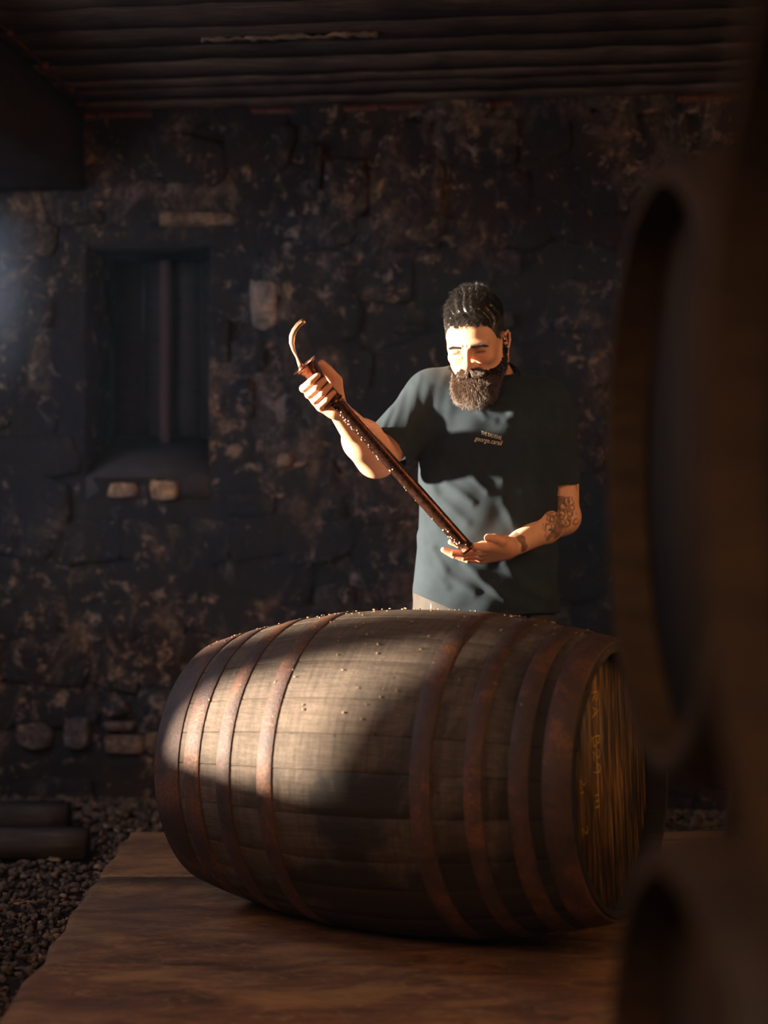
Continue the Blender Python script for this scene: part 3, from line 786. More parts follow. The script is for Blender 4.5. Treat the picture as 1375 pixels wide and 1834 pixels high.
# torso as a stack of rounded sections: z, cx, cy, rx, ry
SEC = np.array([
 (.60, .290, 4.105, .175, .125), (.74, .291, 4.075, .212, .158), (.80, .291, 4.068, .210, .160), (.86, .292, 4.060, .205, .160), (.93, .294, 4.050, .200, .163),
 (1.0, .296, 4.045, .196, .163), (1.1, .300, 4.040, .199, .155), (1.2, .303, 4.035, .206, .145), (1.28, .304, 4.033, .206, .146),
 (1.34, .303, 4.038, .190, .134), (1.38, .300, 4.045, .160, .102), (1.42, .293, 4.048, .122, .088), (1.455, .285, 4.045, .090, .078), (1.48, .283, 4.045, .072, .068), (1.52, .285, 4.04, .062, .062)])
def torso_fn(off):
    def fn(X, Y, Z):
        z = np.clip(Z, SEC[0, 0], SEC[-1, 0]).ravel()
        cx, cy, rx, ry = [np.interp(z, SEC[:, 0], SEC[:, i]).reshape(Z.shape) for i in (1, 2, 3, 4)]
        rx, ry = rx+off, ry+off
        qx, qy = (X-cx)/rx, (Y-cy)/ry
        k0 = (np.abs(qx)**2.3 + np.abs(qy)**2.3) ** (1/2.3)
        d = (k0-1)*np.minimum(rx, ry)*np.where(k0 > .3, 1, 1)
        return np.maximum(np.maximum(d, Z-SEC[-1, 0]), SEC[0, 0]-Z)
    return Prim(fn, (.03, 3.86, .58), (.56, 4.26, 1.54), .001)

# head frame: x = his left (to the right in the picture), -y = face forward, z = up
HC = np.array([.258, 3.950, 1.512]); PIT, YA, ROL = math.radians(24), math.radians(20), math.radians(-2)
def rotm(ax, a): return np.array(Matrix.Rotation(a, 3, ax))
HR = rotm('Z', -YA) @ rotm('X', PIT) @ rotm('Y', ROL)
def H(x, y, z): return HC + HR @ np.array([x, y, z])
def hrc(a, b, ra, rb_=None, k=.01, op='u'): return rc(H(*a), H(*b), ra, rb_, k, op)
def hell(c, r, k=.01, op='u', rot=None): return ell(H(*c), r, k, op, HR if rot is None else HR @ rot)
def head_prims():
    L = [hell((0, .014, .056), (.0765, .097, .086), .02), hell((0, -.036, .045), (.063, .056, .055), .03),
         hell((0, -.030, -.012), (.061, .060, .082), .03)]
    for s in (-1, 1):
        L += [hell((s*.042, -.066, -.010), (.023, .022, .019), .022), hrc((s*.060, .004, -.045), (s*.022, -.070, -.092), .020, .018, .028),
              hrc((s*.064, .01, .0), (s*.060, .004, -.050), .016, .018, .02)]
    L += [hell((0, -.080, -.090), (.024, .022, .020), .02),
          hell((0, -.074, -.052), (.032, .024, .026), .02)]
    for s in (-1, 1):
        L += [hrc((s*.011, -.0945, .029), (s*.048, -.0785, .030), .0085, .007, .014),
              hell((s*.031, -.104, .012), (.020, .0195, .0120), .011, 's'),
              hell((s*.0315, -.0762, .0135), (.0158, .0130, .0120), .004),
              hrc((s*.018, -.0905, .0058), (s*.045, -.0830, .0062), .0022, .0018, .003, 's'),
              hrc((s*.020, -.0905, -.001), (s*.044, -.083, -.002), .0045, .004, .006),
              hrc((s*.019, -.0905, .0215), (s*.046, -.0815, .0205), .0012, .0010, .003, 's')]
    L += [hrc((0, -.089, .030), (0, -.1165, -.018), .0078, .0110, .012), hell((0, -.1165, -.021), (.0130, .0125, .0110), .008),
          hrc((0, -.100, -.030), (0, -.092, -.034), .006, .006, .008)]
    for s in (-1, 1):
        L += [hell((s*.0135, -.1025, -.0245), (.0082, .0115, .0085), .006), hrc((s*.0075, -.1085, -.034), (s*.0085, -.102, -.026), .0032, .002, .003, 's'),
              hrc((s*.019, -.094, -.020), (s*.030, -.084, -.045), .0022, .001, .008, 's')]
    L += [hrc((-.021, -.0925, -.050), (.021, -.0925, -.050), .0052, .0052, .005), hrc((-.019, -.0925, -.060), (.019, -.0925, -.060), .0066, .0066, .005),
          hrc((-.022, -.0985, -.0545), (.022, -.0985, -.0545), .0012, .0012, .002, 's')]
    # frown creases between the brows
    L += [hrc((-.005, -.1035, .030), (-.004, -.1035, .044), .0009, .0006, .006, 's'), hrc((.006, -.1035, .030), (.006, -.1035, .042), .0009, .0006, .006, 's')]
    for s in (-1, 1):      # ears
        e = rotm('Z', s*math.radians(24)) @ rotm('X', math.radians(-10))
        L += [hell((s*.0785, .016, .000), (.0060, .0180, .0300), .006, 'u', e), hrc((s*.078, .010, -.022), (s*.079, .008, -.030), .0068, .0055, .006),
              hell((s*.0865, .012, .002), (.0048, .0075, .0150), .004, 's', e)]
        pts = [(s*.0815, .001, .012), (s*.0845, .008, .027), (s*.0870, .022, .029), (s*.0880, .033, .018), (s*.0865, .033, .000), (s*.0830, .024, -.018)]
        L += [hrc(a, b, .0034, .0034, .003) for a, b in zip(pts[:-1], pts[1:])]
        L += [hrc((s*.080, -.001, .002), (s*.081, .000, -.008), .0040, .0035, .004)]
    return L
NECK = [rc(H(0, .030, -.030), (.288, 4.045, 1.425), .060, .068, .035), rc(H(0, .0, -.055), (.282, 4.01, 1.40), .042, .055, .03)]

def finger(pts, radii, k=.0025):
    out = [rc(a, b, ra, rb_, .002) for a, b, ra, rb_ in zip(pts[:-1], pts[1:], radii[:-1], radii[1:])]
    out[0].k = .007
    return out
# --- his right hand, wrapped around the tube
TT, TB = P(553, 663, 3.640), P(838, 984, 3.765)          # tube: top and bottom end
TD = unit(TB - TT)
e1 = unit(np.array([.754, 0, .657]) - TD * TD.dot([.754, 0, .657])); e2 = unit(np.cross(e1, TD)); e2 = e2 if e2[1] < 0 else -e2
def around(s, phi, r_): return TT + TD*s + r_*(math.cos(math.radians(phi))*e1 + math.sin(math.radians(phi))*e2)
HANDR = []
TR = .0185
spec = [(.024, 228, 178, 122, 74, .0098), (.0445, 226, 176, 120, 66, .0100), (.065, 224, 174, 118, 64, .0096), (.0845, 222, 172, 120, 72, .0084)]
mcps = []
for i, (s, f0, f1, f2, f3, fr) in enumerate(spec):
    pts = [around(s+.010, f0, .050), around(s+.002, f1, TR+fr+.0125), around(s-.001, f2, TR+fr+.003), around(s-.002, f3, TR+fr*.85+.0005)]
    HANDR += finger(pts, [fr*1.12, fr*1.08, fr*.98, fr*.80]); mcps.append(pts[0])
    HANDR += [ell(pts[1], (fr*1.1,)*3, .003)]
palmc = around(.070, 262, .040)
for i, m in enumerate(mcps):
    HANDR += [rc(m, WR + unit(mcps[i]-palmc)*.006 + np.array([0, .004, 0]), .0125, .022, .012)]
HANDR += [rc(around(.060, 250, .044), around(.098, 285, .046), .016, .018, .014)]
th = [WR + TD*-.012 + e1*.008 - np.array([0, .005, 0]), around(.070, 318, .047), around(.034, 335, .040), around(.010, 352, .036)]
HANDR += finger(th, [.020, .0165, .0135, .0105])
HANDR += [rc(WR, around(.075, 300, .044), .026, .020, .014)]
ARMR = [rc(SR, ER, .060, .045, .03), rc(SR+(ER-SR)*.35, SR+(ER-SR)*.75, .048, .045, .03), rc(ER, ER+(WR-ER)*.38, .047, .0455, .02), rc(ER+(WR-ER)*.38, WR, .0455, .0255, .02),
        rc(ER+np.array([.0, .004, -.004]), ER+(WR-ER)*.3, .047, .048, .04)]
# --- his left hand, cupped under the lower end of the tube
dL = unit(P(790, 1001, 3.775) - WL); nL = np.array([0, .60, .80]); nL = unit(nL - dL*nL.dot(dL)); sL = np.cross(dL, nL); sL = sL if sL[1] < 0 else -sL
HANDL = []
def lp(a, b, c): return WL + dL*a + sL*b + nL*c
fin = [(.088, .031, .046, .027, .023, .0094, (4, 14, 12)), (.092, .010, .050, .031, .025, .0097, (-2, 18, 14)), (.087, -.012, .046, .028, .024, .0091, (2, 24, 18)), (.078, -.032, .036, .021, .020, .0080, (8, 26, 20))]
for i, (a0, b0, l1, l2, l3, fr, bend) in enumerate(fin):
    m = lp(a0, b0, 0); ang = 0; pts = [m]; fan = (.10, .02, -.04, -.10)[i]
    dd = unit(dL + sL*fan)
    for l_, bd in zip((l1, l2, l3), bend):
        ang += math.radians(bd); pts.append(pts[-1] + l_*(math.cos(ang)*dd + math.sin(ang)*nL))
    HANDL += finger(pts, [fr*1.15, fr, fr*.92, fr*.78])
    HANDL += [rc(m, lp(.010, b0*.45, -.001), .0128, .021, .012)]
HANDL += [rc(lp(.015, .018, .004), lp(.055, .034, .006), .021, .0165, .014), rc(lp(.02, -.018, .004), lp(.06, -.028, .004), .018, .014, .014)]
thl = [lp(.018, .022, .002), lp(.040, .044, .000), lp(.060, .055, .004), lp(.078, .054, .010)]
HANDL += finger(thl, [.019, .0145, .0125, .0108])
ARML = [rc(SL, EL, .064, .050, .03), rc(EL, EL+(WL-EL)*.35, .050, .0465, .02), rc(EL+(WL-EL)*.35, WL, .0465, .0265, .02),
        rc(EL+np.array([.010, .004, -.006]), EL+np.array([-.004, 0, -.010]), .042, .040, .02), rc(EL+np.array([0, -.0, .06]), EL+np.array([0, -.004, .12]), .048, .050, .02)]
HIPL, HIPR = np.array([.385, 4.13, .84]), np.array([.195, 4.13, .84])
KL, KR = np.array([.405, 4.125, .46]), np.array([.180, 4.125, .46]); AL, AR = np.array([.42, 4.18, .10]), np.array([.165, 4.18, .10])
LEGS = [rc(HIPL, KL, .082, .055, .04), rc(KL, AL, .052, .036, .03), rc(HIPR, KR, .082, .055, .04), rc(KR, AR, .052, .036, .03)]
for A_ in (AL, AR): LEGS.append(rc(A_+np.array([0, .03, -.05]), A_+np.array([0, -.15, -.065]), .035, .025, .02))
BODY = [torso_fn(-.020)] + NECK + head_prims() + ARMR + HANDR + ARML + HANDL + LEGS
BODY[0].k = .02

def bb(pts, m): pts = np.array(pts); return pts.min(0)-m, pts.max(0)+m
REG = []   # fine regions first
hl, hh_ = HC - np.array([.115, .150, .150]), HC + np.array([.115, .125, .165])
REG.append((hl, hh_, .0016))
q = np.array([p_.lo for p_ in HANDR] + [p_.hi for p_ in HANDR]); REG.append((q.min(0)-.006, q.max(0)+.006, .0014))
q = np.array([p_.lo for p_ in HANDL] + [p_.hi for p_ in HANDL]); REG.append((q.min(0)-.006, q.max(0)+.006, .0014))
lo, hi = bb([SR, ER, WR], .075); REG.append((lo, np.minimum(hi, (.20, 9, 9)), .0028))
lo, hi = bb([SL, EL, WL], .075); REG.append((np.maximum(lo, (.30, 0, 0)), hi, .0026))
REG.append((np.array([.0, 3.85, .55]), np.array([.60, 4.30, 1.60]), .009))
REG.append((np.array([.05, 3.93, -.01]), np.array([.56, 4.30, .64]), .010))
bV, bF, nb = [], [], 0
region_v = {}
for ri, (lo, hi, h) in enumerate(REG):
    V, F = nets(*evaluate(BODY, lo, hi, h))
    c = V[F].mean(1); ok = ((c > lo+h) & (c < hi-h)).all(1)
    for (l2, h2, hf) in REG[:ri]:
        sh = 1.2*h + 2*hf
        ok &= ~((c > l2+sh) & (c < h2-sh)).all(1)
    V, F, _ = keep(V, F, ok); V = relax(V, F, 1, .35)
    if ri == 0: headV, headF = V, F
    region_v[ri] = (nb, nb+len(V))
    bV.append(V); bF.append(F+nb); nb += len(V)
bV, bF = np.concatenate(bV), np.concatenate(bF)
bN = vnormals(bV, bF)

def smooth0(a, b, x): t = np.clip((x-a)/(b-a), 0, 1); return t*t*(3-2*t)
def seg_d(V, pts):
    d = np.full(len(V), 9.0)
    for a, b in zip(pts[:-1], pts[1:]):
        a, b = np.asarray(a), np.asarray(b); ab = b-a; t = np.clip((V-a)@ab/(ab@ab+1e-12), 0, 1); d = np.minimum(d, np.linalg.norm(V-a-t[:, None]*ab, axis=1))
    return d
tone = np.ones((len(bV), 3))
hl_ = (bV - HC) @ HR           # head-local coordinates
inhead = (np.abs(hl_) < .15).all(1)
lip = inhead & (np.abs(hl_[:, 0]) < .026) & (hl_[:, 1] < -.085) & (np.abs(hl_[:, 2]+.055) < .010)
tone[lip] = (.80, .55, .55)
ruddy = inhead * (np.exp(-((np.abs(hl_[:, 0])-.040)/.022)**2 - ((hl_[:, 2]+.008)/.022)**2) * (hl_[:, 1] < -.04) + np.exp(-(hl_[:, 0]/.012)**2 - ((hl_[:, 2]+.018)/.014)**2) * (hl_[:, 1] < -.09))
tone *= 1 - ruddy[:, None]*np.array([.0, .16, .18])
socket_shade = inhead * np.exp(-((np.abs(hl_[:, 0])-.031)/.017)**2 - ((hl_[:, 2]-.016)/.013)**2) * (hl_[:, 1] < -.05)
tone *= 1 - socket_shade[:, None]*np.array([.50, .58, .58])  # shade of the eye sockets painted into the skin tone
# tattoos on the left arm
na = 0
arm_d = unit(WL-EL); arm_L = np.linalg.norm(WL-EL)
fr_ = (bV-EL)@arm_d; rad_ = bV-EL-fr_[:, None]*arm_d; side_u = unit(np.cross(arm_d, [0, 1, 0])); side_u = side_u if side_u[2] > 0 else -side_u
front_v = unit(np.cross(arm_d, side_u)); front_v = front_v if front_v[1] < 0 else -front_v
phi = np.arctan2(rad_@side_u, rad_@front_v)             # 0 faces the camera, + is the upper edge
onarm = (fr_ > -.03) & (fr_ < arm_L) & (np.linalg.norm(rad_, axis=1) < .075) & (bV[:, 0] > .32)
tt_ = fr_/arm_L; ink = np.zeros(len(bV))
bw = .052 + .01*np.sin(phi*7)
ink = np.maximum(ink, onarm * np.clip((bw - np.abs(tt_-.89))/.012, 0, 1) * (np.abs(phi-.05) < 1.15) * .9)
rt = np.random.default_rng(31)
UV = np.stack([fr_, phi*.045], 1)
def ink_line(pts, wd, s=.9):
    global ink
    d = np.full(len(bV), 9.0)
    for a, b in zip(pts[:-1], pts[1:]):
        a, b = np.array(a), np.array(b); ab = b-a; t = np.clip((UV-a)@ab/(ab@ab+1e-12), 0, 1); d = np.minimum(d, np.linalg.norm(UV-a-t[:, None]*ab, axis=1))
    ink = np.maximum(ink, onarm*np.clip((wd-d)/.0012+.5, 0, 1)*s)
def curl(c, r0, turns, wd, s, a0=0.0, gx=1.0):
    a = np.linspace(0, turns*6.28, 14); rr = r0*(1-.55*a/a[-1]); ink_line([(c[0]+gx*x_*math.cos(y_+a0), c[1]+x_*math.sin(y_+a0)) for x_, y_ in zip(rr, a)], wd, s)
for c, r0, tn, a0 in [((.030, .018), .012, 1.0, 0), ((.045, .006), .011, .9, 1), ((.022, .000), .012, 1.1, 2), ((.062, .012), .010, .8, 3), ((.078, .000), .014, .9, 0.5), ((.098, .010), .011, .8, 2),
                      ((.060, -.014), .012, 1.0, 1), ((.092, -.018), .015, .9, 4), ((.040, -.024), .011, .8, 2), ((.118, -.006), .013, .8, 0), ((.120, -.024), .012, .7, 1.5), ((.012, .022), .010, .8, 5)]:
    curl(c, r0, tn, .0026, .95, a0)
for _ in range(16):
    curl((rt.uniform(.0, .135), rt.uniform(-.038, .030)), rt.uniform(.004, .010), rt.uniform(.6, 1.3), .0019, .8, rt.uniform(0, 6), rt.uniform(.6, 1.8))
for pts, wd in [([(.010, .030), (.02, .036), (.03, .030), (.036, .036)], .0022), ([(.036, .020), (.052, .028), (.070, .020), (.082, .026)], .002), ([(.05, .022), (.06, .006), (.085, -.006), (.10, -.002)], .0022),
                ([(.02, .010), (.035, -.008), (.055, -.022)], .002), ([(.10, .022), (.112, .014), (.104, .002)], .0018), ([(.128, .012), (.14, .000), (.13, -.014), (.14, -.024)], .0014)]:
    ink_line(pts, wd, .85)
for c, r0 in [((.034, .012), .009), ((.022, .018), .008), ((.088, .002), .010), ((.096, -.010), .009), ((.050, -.006), .007), ((.108, -.020), .008)]:
    d = np.linalg.norm(UV-np.array(c), axis=1); ink = np.maximum(ink, onarm*np.clip((r0-d)/.003, 0, 1)*.55)
blot = np.clip((noise3(bV, 95, 41, 3) - .05)*3.2, 0, 1) * onarm * smooth0(-.012, .008, fr_) * smooth0(.150, .128, fr_) * (phi > -1.0) * (phi < .95)
ink = np.maximum(ink, blot*.8)
up_ = (bV[:, 0] > .40) & (bV[:, 2] > EL[2]+.04)        # small mark high on the arm
dd_ = seg_d(bV, [EL+np.array([.036, -.040, .105]), EL+np.array([.040, -.036, .085]), EL+np.array([.047, -.030, .060])]); ink = np.maximum(ink, up_*np.clip((.0045-dd_)/.002, 0, 1)*.75)
ink *= (.78 + .22*noise3(bV, 260, 8, 2))
tone = tone*(1-np.clip(ink, 0, 1)[:, None]) + np.array([.025, .04, .055])*np.clip(ink, 0, 1)[:, None]
# knuckle and finger redness
for hp in (HANDR, HANDL):
    q = np.array([p_.lo for p_ in hp] + [p_.hi for p_ in hp]); m = ((bV > q.min(0)) & (bV < q.max(0))).all(1)
    tone[m] *= np.array([1.0, .90, .88])
body = plink('body', bV, bF, M_SKIN)
at = body.data.color_attributes.new('tone', 'FLOAT_COLOR', 'POINT')
at.data.foreach_set('color', np.concatenate([tone, np.ones((len(bV), 1))], 1).astype(np.float32).ravel())

# --- t-shirt
AXR, AXL = unit(ER-SR), unit(EL-SL)
HEMR, HEML = P(706, 797, 3.95), P(1001, 872, 4.03)
tR = (HEMR-SR)@AXR; tL = (HEML-SL)@AXL
SHIRT = [torso_fn(0.0), rc(SR+np.array([.03, .0, -.02]), SR, .085, .076, .05), rc(SR, SR+AXR*(tR+.05), .076, .070, .05),
         rc(SL+np.array([-.03, .0, -.0]), SL, .080, .074, .05), rc(SL, SL+AXL*(tL+.06), .074, .067, .05),
         rc((.235, 4.05, 1.395), SR+np.array([.01, .0, .005]), .056, .056, .05), rc((.35, 4.05, 1.385), SL+np.array([-.01, .0, .015]), .056, .056, .05)]
def world_line(pts, D): return [P(x, y, D) for x, y in pts]
FOLDS = [  # polyline in the picture plane of the chest, amplitude, width
 ([(768, 690), (760, 730), (750, 790)], .004, .010), ([(800, 665), (788, 700), (782, 740)], .003, .010), ([(812, 700), (800, 760), (800, 800)], .004, .012),
 ([(822, 815), (842, 850), (872, 880)], .009, .009), ([(782, 825), (800, 865), (845, 900)], .009, .010), ([(848, 800), (868, 830), (900, 860)], .007, .009), ([(765, 850), (782, 890), (835, 935)], .008, .011),
 ([(762, 900), (790, 950), (840, 985)], .006, .012), ([(775, 985), (800, 1030), (850, 1060)], .009, .011), ([(835, 1010), (870, 1045), (905, 1072)], .010, .010), ([(752, 960), (768, 1010), (800, 1050)], .006, .011),
 ([(880, 735), (905, 748), (930, 738)], .010, .010), ([(915, 740), (935, 752), (955, 735)], .009, .009), ([(860, 735), (870, 748), (885, 752)], .008, .009),
 ([(900, 900), (930, 960), (960, 990)], .008, .012), ([(940, 800), (960, 860), (965, 920)], .009, .014), ([(755, 1070), (800, 1075), (860, 1082), (950, 1090)], .003, .008),
 ([(905, 1010), (940, 1050), (985, 1075)], .008, .012)]
SFOLDS = [([(722, 700), (712, 740), (700, 775)], .004, .007), ([(740, 690), (734, 735), (728, 785)], .004, .007), ([(700, 735), (690, 757), (684, 775)], .005, .006), ([(752, 670), (745, 700), (742, 760)], .004, .006),
          ([(990, 730), (1005, 790), (1000, 850)], .006, .010), ([(965, 760), (975, 820), (980, 870)], .006, .009)]
def fold_fn(X, Y, Z):
    out = np.zeros(np.broadcast(X, Y, Z).shape, np.float32)
    for L, D in ((FOLDS, 3.90), (SFOLDS, 3.96)):
        for pts, amp, wd in L:
            w_ = world_line(pts, D); d = np.full(np.broadcast(X, Z).shape, 9.0, np.float32)
            for a, b in zip(w_[:-1], w_[1:]):
                abx, abz = b[0]-a[0], b[2]-a[2]; t = np.clip(((X-a[0])*abx + (Z-a[2])*abz)/(abx*abx+abz*abz), 0, 1)
                d = np.minimum(d, np.sqrt((X-a[0]-t*abx)**2 + (Z-a[2]-t*abz)**2))
            out = out + .62*amp*np.exp(-(d/(wd*1.25))**2) * (Y < 4.03)
    out = out + .0022*np.sin(X*31+Z*23+Y*9) * np.sin(Z*17-X*12+2) + .0012*np.sin(X*70-Z*44+Y*30)
    return out
SHIRT.append(Prim(fold_fn, (-.12, 3.8, .70), (.66, 4.32, 1.56), .001, 'd'))
slo, shi = np.array([-.10, 3.82, .70]), np.array([.66, 4.30, 1.56])
V, F = nets(*evaluate(SHIRT, slo, shi, .0040))
V = relax(V, F, 2, .4)
NKC = P(868, 662, 4.00); NKN = unit([.05, -.42, 1.0])      # neck opening
def sleeve_g(V, S, A, t0, tilt):
    return ((V-S)@A - t0) + 0*V[:, 0]
gR = np.where((V[:, 0] < .075) & (V[:, 2] < 1.34), (V-SR)@AXR - tR - .022, -1); gL = np.where((V[:, 0] > .415) & (V[:, 2] < 1.20) & (np.linalg.norm(V-SL-((V-SL)@AXL)[:, None]*AXL, axis=1) < .095) & (torso_fn(0.0).fn(V[:, 0], V[:, 1], V[:, 2]) > .010), (V-SL)@AXL - tL, -1)
gH = (np.clip(.822 - .45*(V[:, 0]-.09), .766, .822) - .003*np.sin(V[:, 0]*26)) - V[:, 2]
nkd = np.linalg.norm((V-NKC) - ((V-NKC)@NKN)[:, None]*NKN, axis=1)
gN = np.where(nkd < .098, (V-NKC)@NKN + .008, -1)
G_ = np.stack([gR, gL, gH, gN], 1); inside = (G_ < 0)
ax_ = [AXR, AXL, np.array([0, 0, -1.0]), NKN]
rem = (~inside).any(1); fm_ = ~rem[F].all(1)
# snap the cut edge onto its plane
for c in range(4):
    m = (G_[:, c] > -.0016) & (G_[:, c] < .012); V[m] -= G_[m, c][:, None]*ax_[c]
V, F, _ = keep(V, F, fm_)
# keep the largest connected piece
def components(n, F):
    lab = np.arange(n)
    while True:
        m = lab[F].min(1); new = lab.copy()
        for q in range(4): np.minimum.at(new, F[:, q], m)
        new = new[new]
        if (new == lab).all(): return lab
        lab = new
lab = components(len(V), F); big_ = np.bincount(lab).argmax(); V, F, _ = keep(V, F, lab[F[:, 0]] == big_)
shirt = plink('t_shirt', V, F, M_SHIRT)
md = shirt.modifiers.new('thick', 'SOLIDIFY'); md.thickness = .0028; md.offset = -1
shirtV, shirtF = V, F
# ribbed collar: a band along the neck opening
E_ = np.sort(np.concatenate([F[:, [0, 1]], F[:, [1, 2]], F[:, [2, 3]], F[:, [3, 0]]]), axis=1)
ue, cn = np.unique(E_, axis=0, return_counts=True); be = ue[cn == 1]
bv = np.unique(be); nk = bv[(np.abs((V[bv]-NKC)@NKN + .008) < .012) & (V[bv][:, 2] > 1.30)]
if len(nk) > 20:
    q = V[nk] - NKC; ex = unit(np.cross(NKN, [0, 1, 0])); ey = np.cross(NKN, ex); an = np.arctan2(q@ey, q@ex)
    bins = np.linspace(-np.pi, np.pi, 61)[:-1]; rad_b = np.array([np.linalg.norm(q[np.argsort(np.abs(np.angle(np.exp(1j*(an-b)))))[:6]], axis=1).mean() for b in bins])
    hb = np.array([(q[np.argsort(np.abs(np.angle(np.exp(1j*(an-b)))))[:6]]@NKN).mean() for b in bins])
    rad_b = np.convolve(np.concatenate([rad_b[-2:], rad_b, rad_b[:2]]), np.ones(5)/5, 'valid')
    ring = [NKC + NKN*(hb[i]+dz) + (rad_b[i]+dr)*(math.cos(b)*ex + math.sin(b)*ey) for dr, dz in ((.004, -.012), (.0035, -.004), (.000, .004), (-.006, .007), (-.008, .002)) for i, b in enumerate(bins)]
    n = 60; i, j = np.meshgrid(np.arange(4), np.arange(n), indexing='ij'); i, j = i.ravel(), j.ravel(); j2 = (j+1) % n
    cl = plink('collar', np.array(ring), np.stack([i*n+j, i*n+j2, (i+1)*n+j2, (i+1)*n+j], 1), M_RIB, shirt); m2 = cl.modifiers.new('thick', 'SOLIDIFY'); m2.thickness = .003

# embroidered lettering on the left chest
from mathutils.bvhtree import BVHTree
bvh = BVHTree.FromPolygons([tuple(v) for v in shirtV], [tuple(int(x) for x in f) for f in shirtF])
def embroider(name, text, px0, py0, px1, py1, hpx, shear=0.0, xs=1.0):
    cu = bpy.data.curves.new('txt', 'FONT'); cu.body = text; cu.size = 1.0; cu.shear = shear; cu.offset = .012; cu.resolution_u = 2
    to = bpy.data.objects.new('txt', cu); COL.objects.link(to); bpy.context.view_layer.update()
    me = bpy.data.meshes.new_from_object(to.evaluated_get(bpy.context.evaluated_depsgraph_get()))
    bpy.data.objects.remove(to)
    me.validate()
    n = len(me.vertices); co = np.zeros(n*3); me.vertices.foreach_get('co', co); co = co.reshape(-1, 3)
    wd = co[:, 0].max() - co[:, 0].min(); co[:, 0] = (co[:, 0]-co[:, 0].min())/wd
    out = []
    for x, y, _ in co:
        px = px0 + (px1-px0)*x + (y*hpx)*.12; py = py0 + (py1-py0)*x - y*hpx
        d = Vector(P(px, py, 1.0) - np.array([0, 0, CAM_H])).normalized(); hit = bvh.ray_cast(Vector((0, 0, CAM_H)), d)
        out.append(np.array(hit[0] if hit[0] is not None else P(px, py, 3.89)) - np.array(d)*.0012 - np.array([.29, 4.12, 0]))
    for v, p in zip(me.vertices, out): v.co = p
    me.materials.clear(); me.materials.append(M_LETTER); me.name = name
    return link(name, me, shirt)
embroider('chest_lettering', 'THE BALVENIE', 861, 778, 897.5, 788, 9.5)
embroider('chest_lettering', 'george.carail', 849, 788.5, 899.5, 798, 12.0, .35)

# --- trousers, belt, boots
TRO = [torso_fn(-.012), rc(HIPL, KL, .098, .076, .05), rc(KL, AL+np.array([0, 0, -.02]), .076, .066, .04), rc(HIPR, KR, .098, .076, .05), rc(KR, AR+np.array([0, 0, -.02]), .076, .066, .04)]
TRO.append(Prim(lambda X, Y, Z: (.004*np.sin(Z*42+X*20)*np.sin(Z*17+Y*25) + 0*X).astype(np.float32), (.0, 3.9, 0), (.6, 4.3, 1), .001, 'd'))
V, F = nets(*evaluate(TRO, (.03, 3.85, .03), (.58, 4.30, .90), .007)); V = relax(V, F, 1)
V[:, 2] = np.where(V[:, 2] > .845, .845, V[:, 2])
V[:, 2] = np.where(V[:, 2] < .075, .075, V[:, 2])
tro = plink('trousers', V, F, M_TROUSER)
parts = []
for x in (.135, .20, .25, .33, .40):
    yy = 4.0725 - .146*(1-abs((x-.291)/.20)**2.3)**(1/2.3); V, F = box(x-.005, x+.005, yy-.003, yy+.012, .755, .81); plink('belt_loop', V, F, M_LEATHER, tro, False)
for A_ in (AL, AR):
    L = [rc(A_+np.array([0, 0, .05]), A_+np.array([0, .01, -.04]), .050, .048, .02), rc(A_+np.array([0, .02, -.055]), A_+np.array([0, -.16, -.062]), .046, .042, .03)]
    lo, hi = A_-np.array([.07, .24, .105]), A_+np.array([.07, .10, .11])
    V, F = nets(*evaluate(L, lo, hi, .005)); V = relax(V, F, 1); V[:, 2] = np.maximum(V[:, 2], .001)
    bt = plink('boot', V, F, M_LEATHER)

# ---- hair
hV = headV; hN = vnormals(headV, headF); hL = (hV-HC) @ HR; hNl = hN @ HR
def smooth(a, b, x): t = np.clip((x-a)/(b-a), 0, 1); return t*t*(3-2*t)
def scalp_mask(L):
    x, y, z = np.abs(L[:, 0]), L[:, 1], L[:, 2] - .0035*np.sin(L[:, 0]*130+1) - .0018*np.sin(L[:, 0]*330)*(L[:, 1] < -.03)
    # hairline height above the face, as a function of how far back the point is
    line = np.interp(y, [-.12, -.085, -.070, -.050, -.035, -.015, .0, .012, .030, .11], [.090, .083, .074, .052, .032, .024, .012, .030, -.030, -.055])
    m = smooth(-.004, .010, z-line)
    ear = (x > .070) & (y > -.004) & (y < .036) & (z < .034) & (z > -.045)
    return np.where(ear, 0, m)
sm = scalp_mask(hL)
top = smooth(.05, .12, hL[:, 2]) * (1-.35*smooth(.02, .10, hL[:, 1]))
sm2 = sm*smooth(-.002, .034, hL[:, 2]-np.interp(hL[:, 1], [-.12, -.085, -.070, -.050, -.035, -.015, .0, .012, .030, .11], [.090, .083, .074, .052, .032, .024, .012, .030, -.030, -.055]))
thick = .0008*sm + sm2 * (.0015 + .020*top*(1-.65*smooth(.02, .07, np.abs(hL[:, 0]))) + .003*smooth(.02, .09, hL[:, 2])*smooth(-.02, -.08, hL[:, 1]))
thick = thick*(1-.5*smooth(-.015, -.065, hL[:, 0]))
capV = hV + hN*(thick-.0008*(sm < .05))[:, None]
ok = (sm > .02)[headF].all(1)
V, F, _ = keep(capV, headF, ok)
V = relax(V, F, 3, .4)
hq = (V-HC) @ HR; V = V + vnormals(V, F) * (.0022*np.sin(hq[:, 0]*310+hq[:, 1]*150+4*np.sin(hq[:, 2]*60)) * smooth(.05, .09, hq[:, 2]))[:, None]
hair = plink('hair', V, F, M_HAIR)
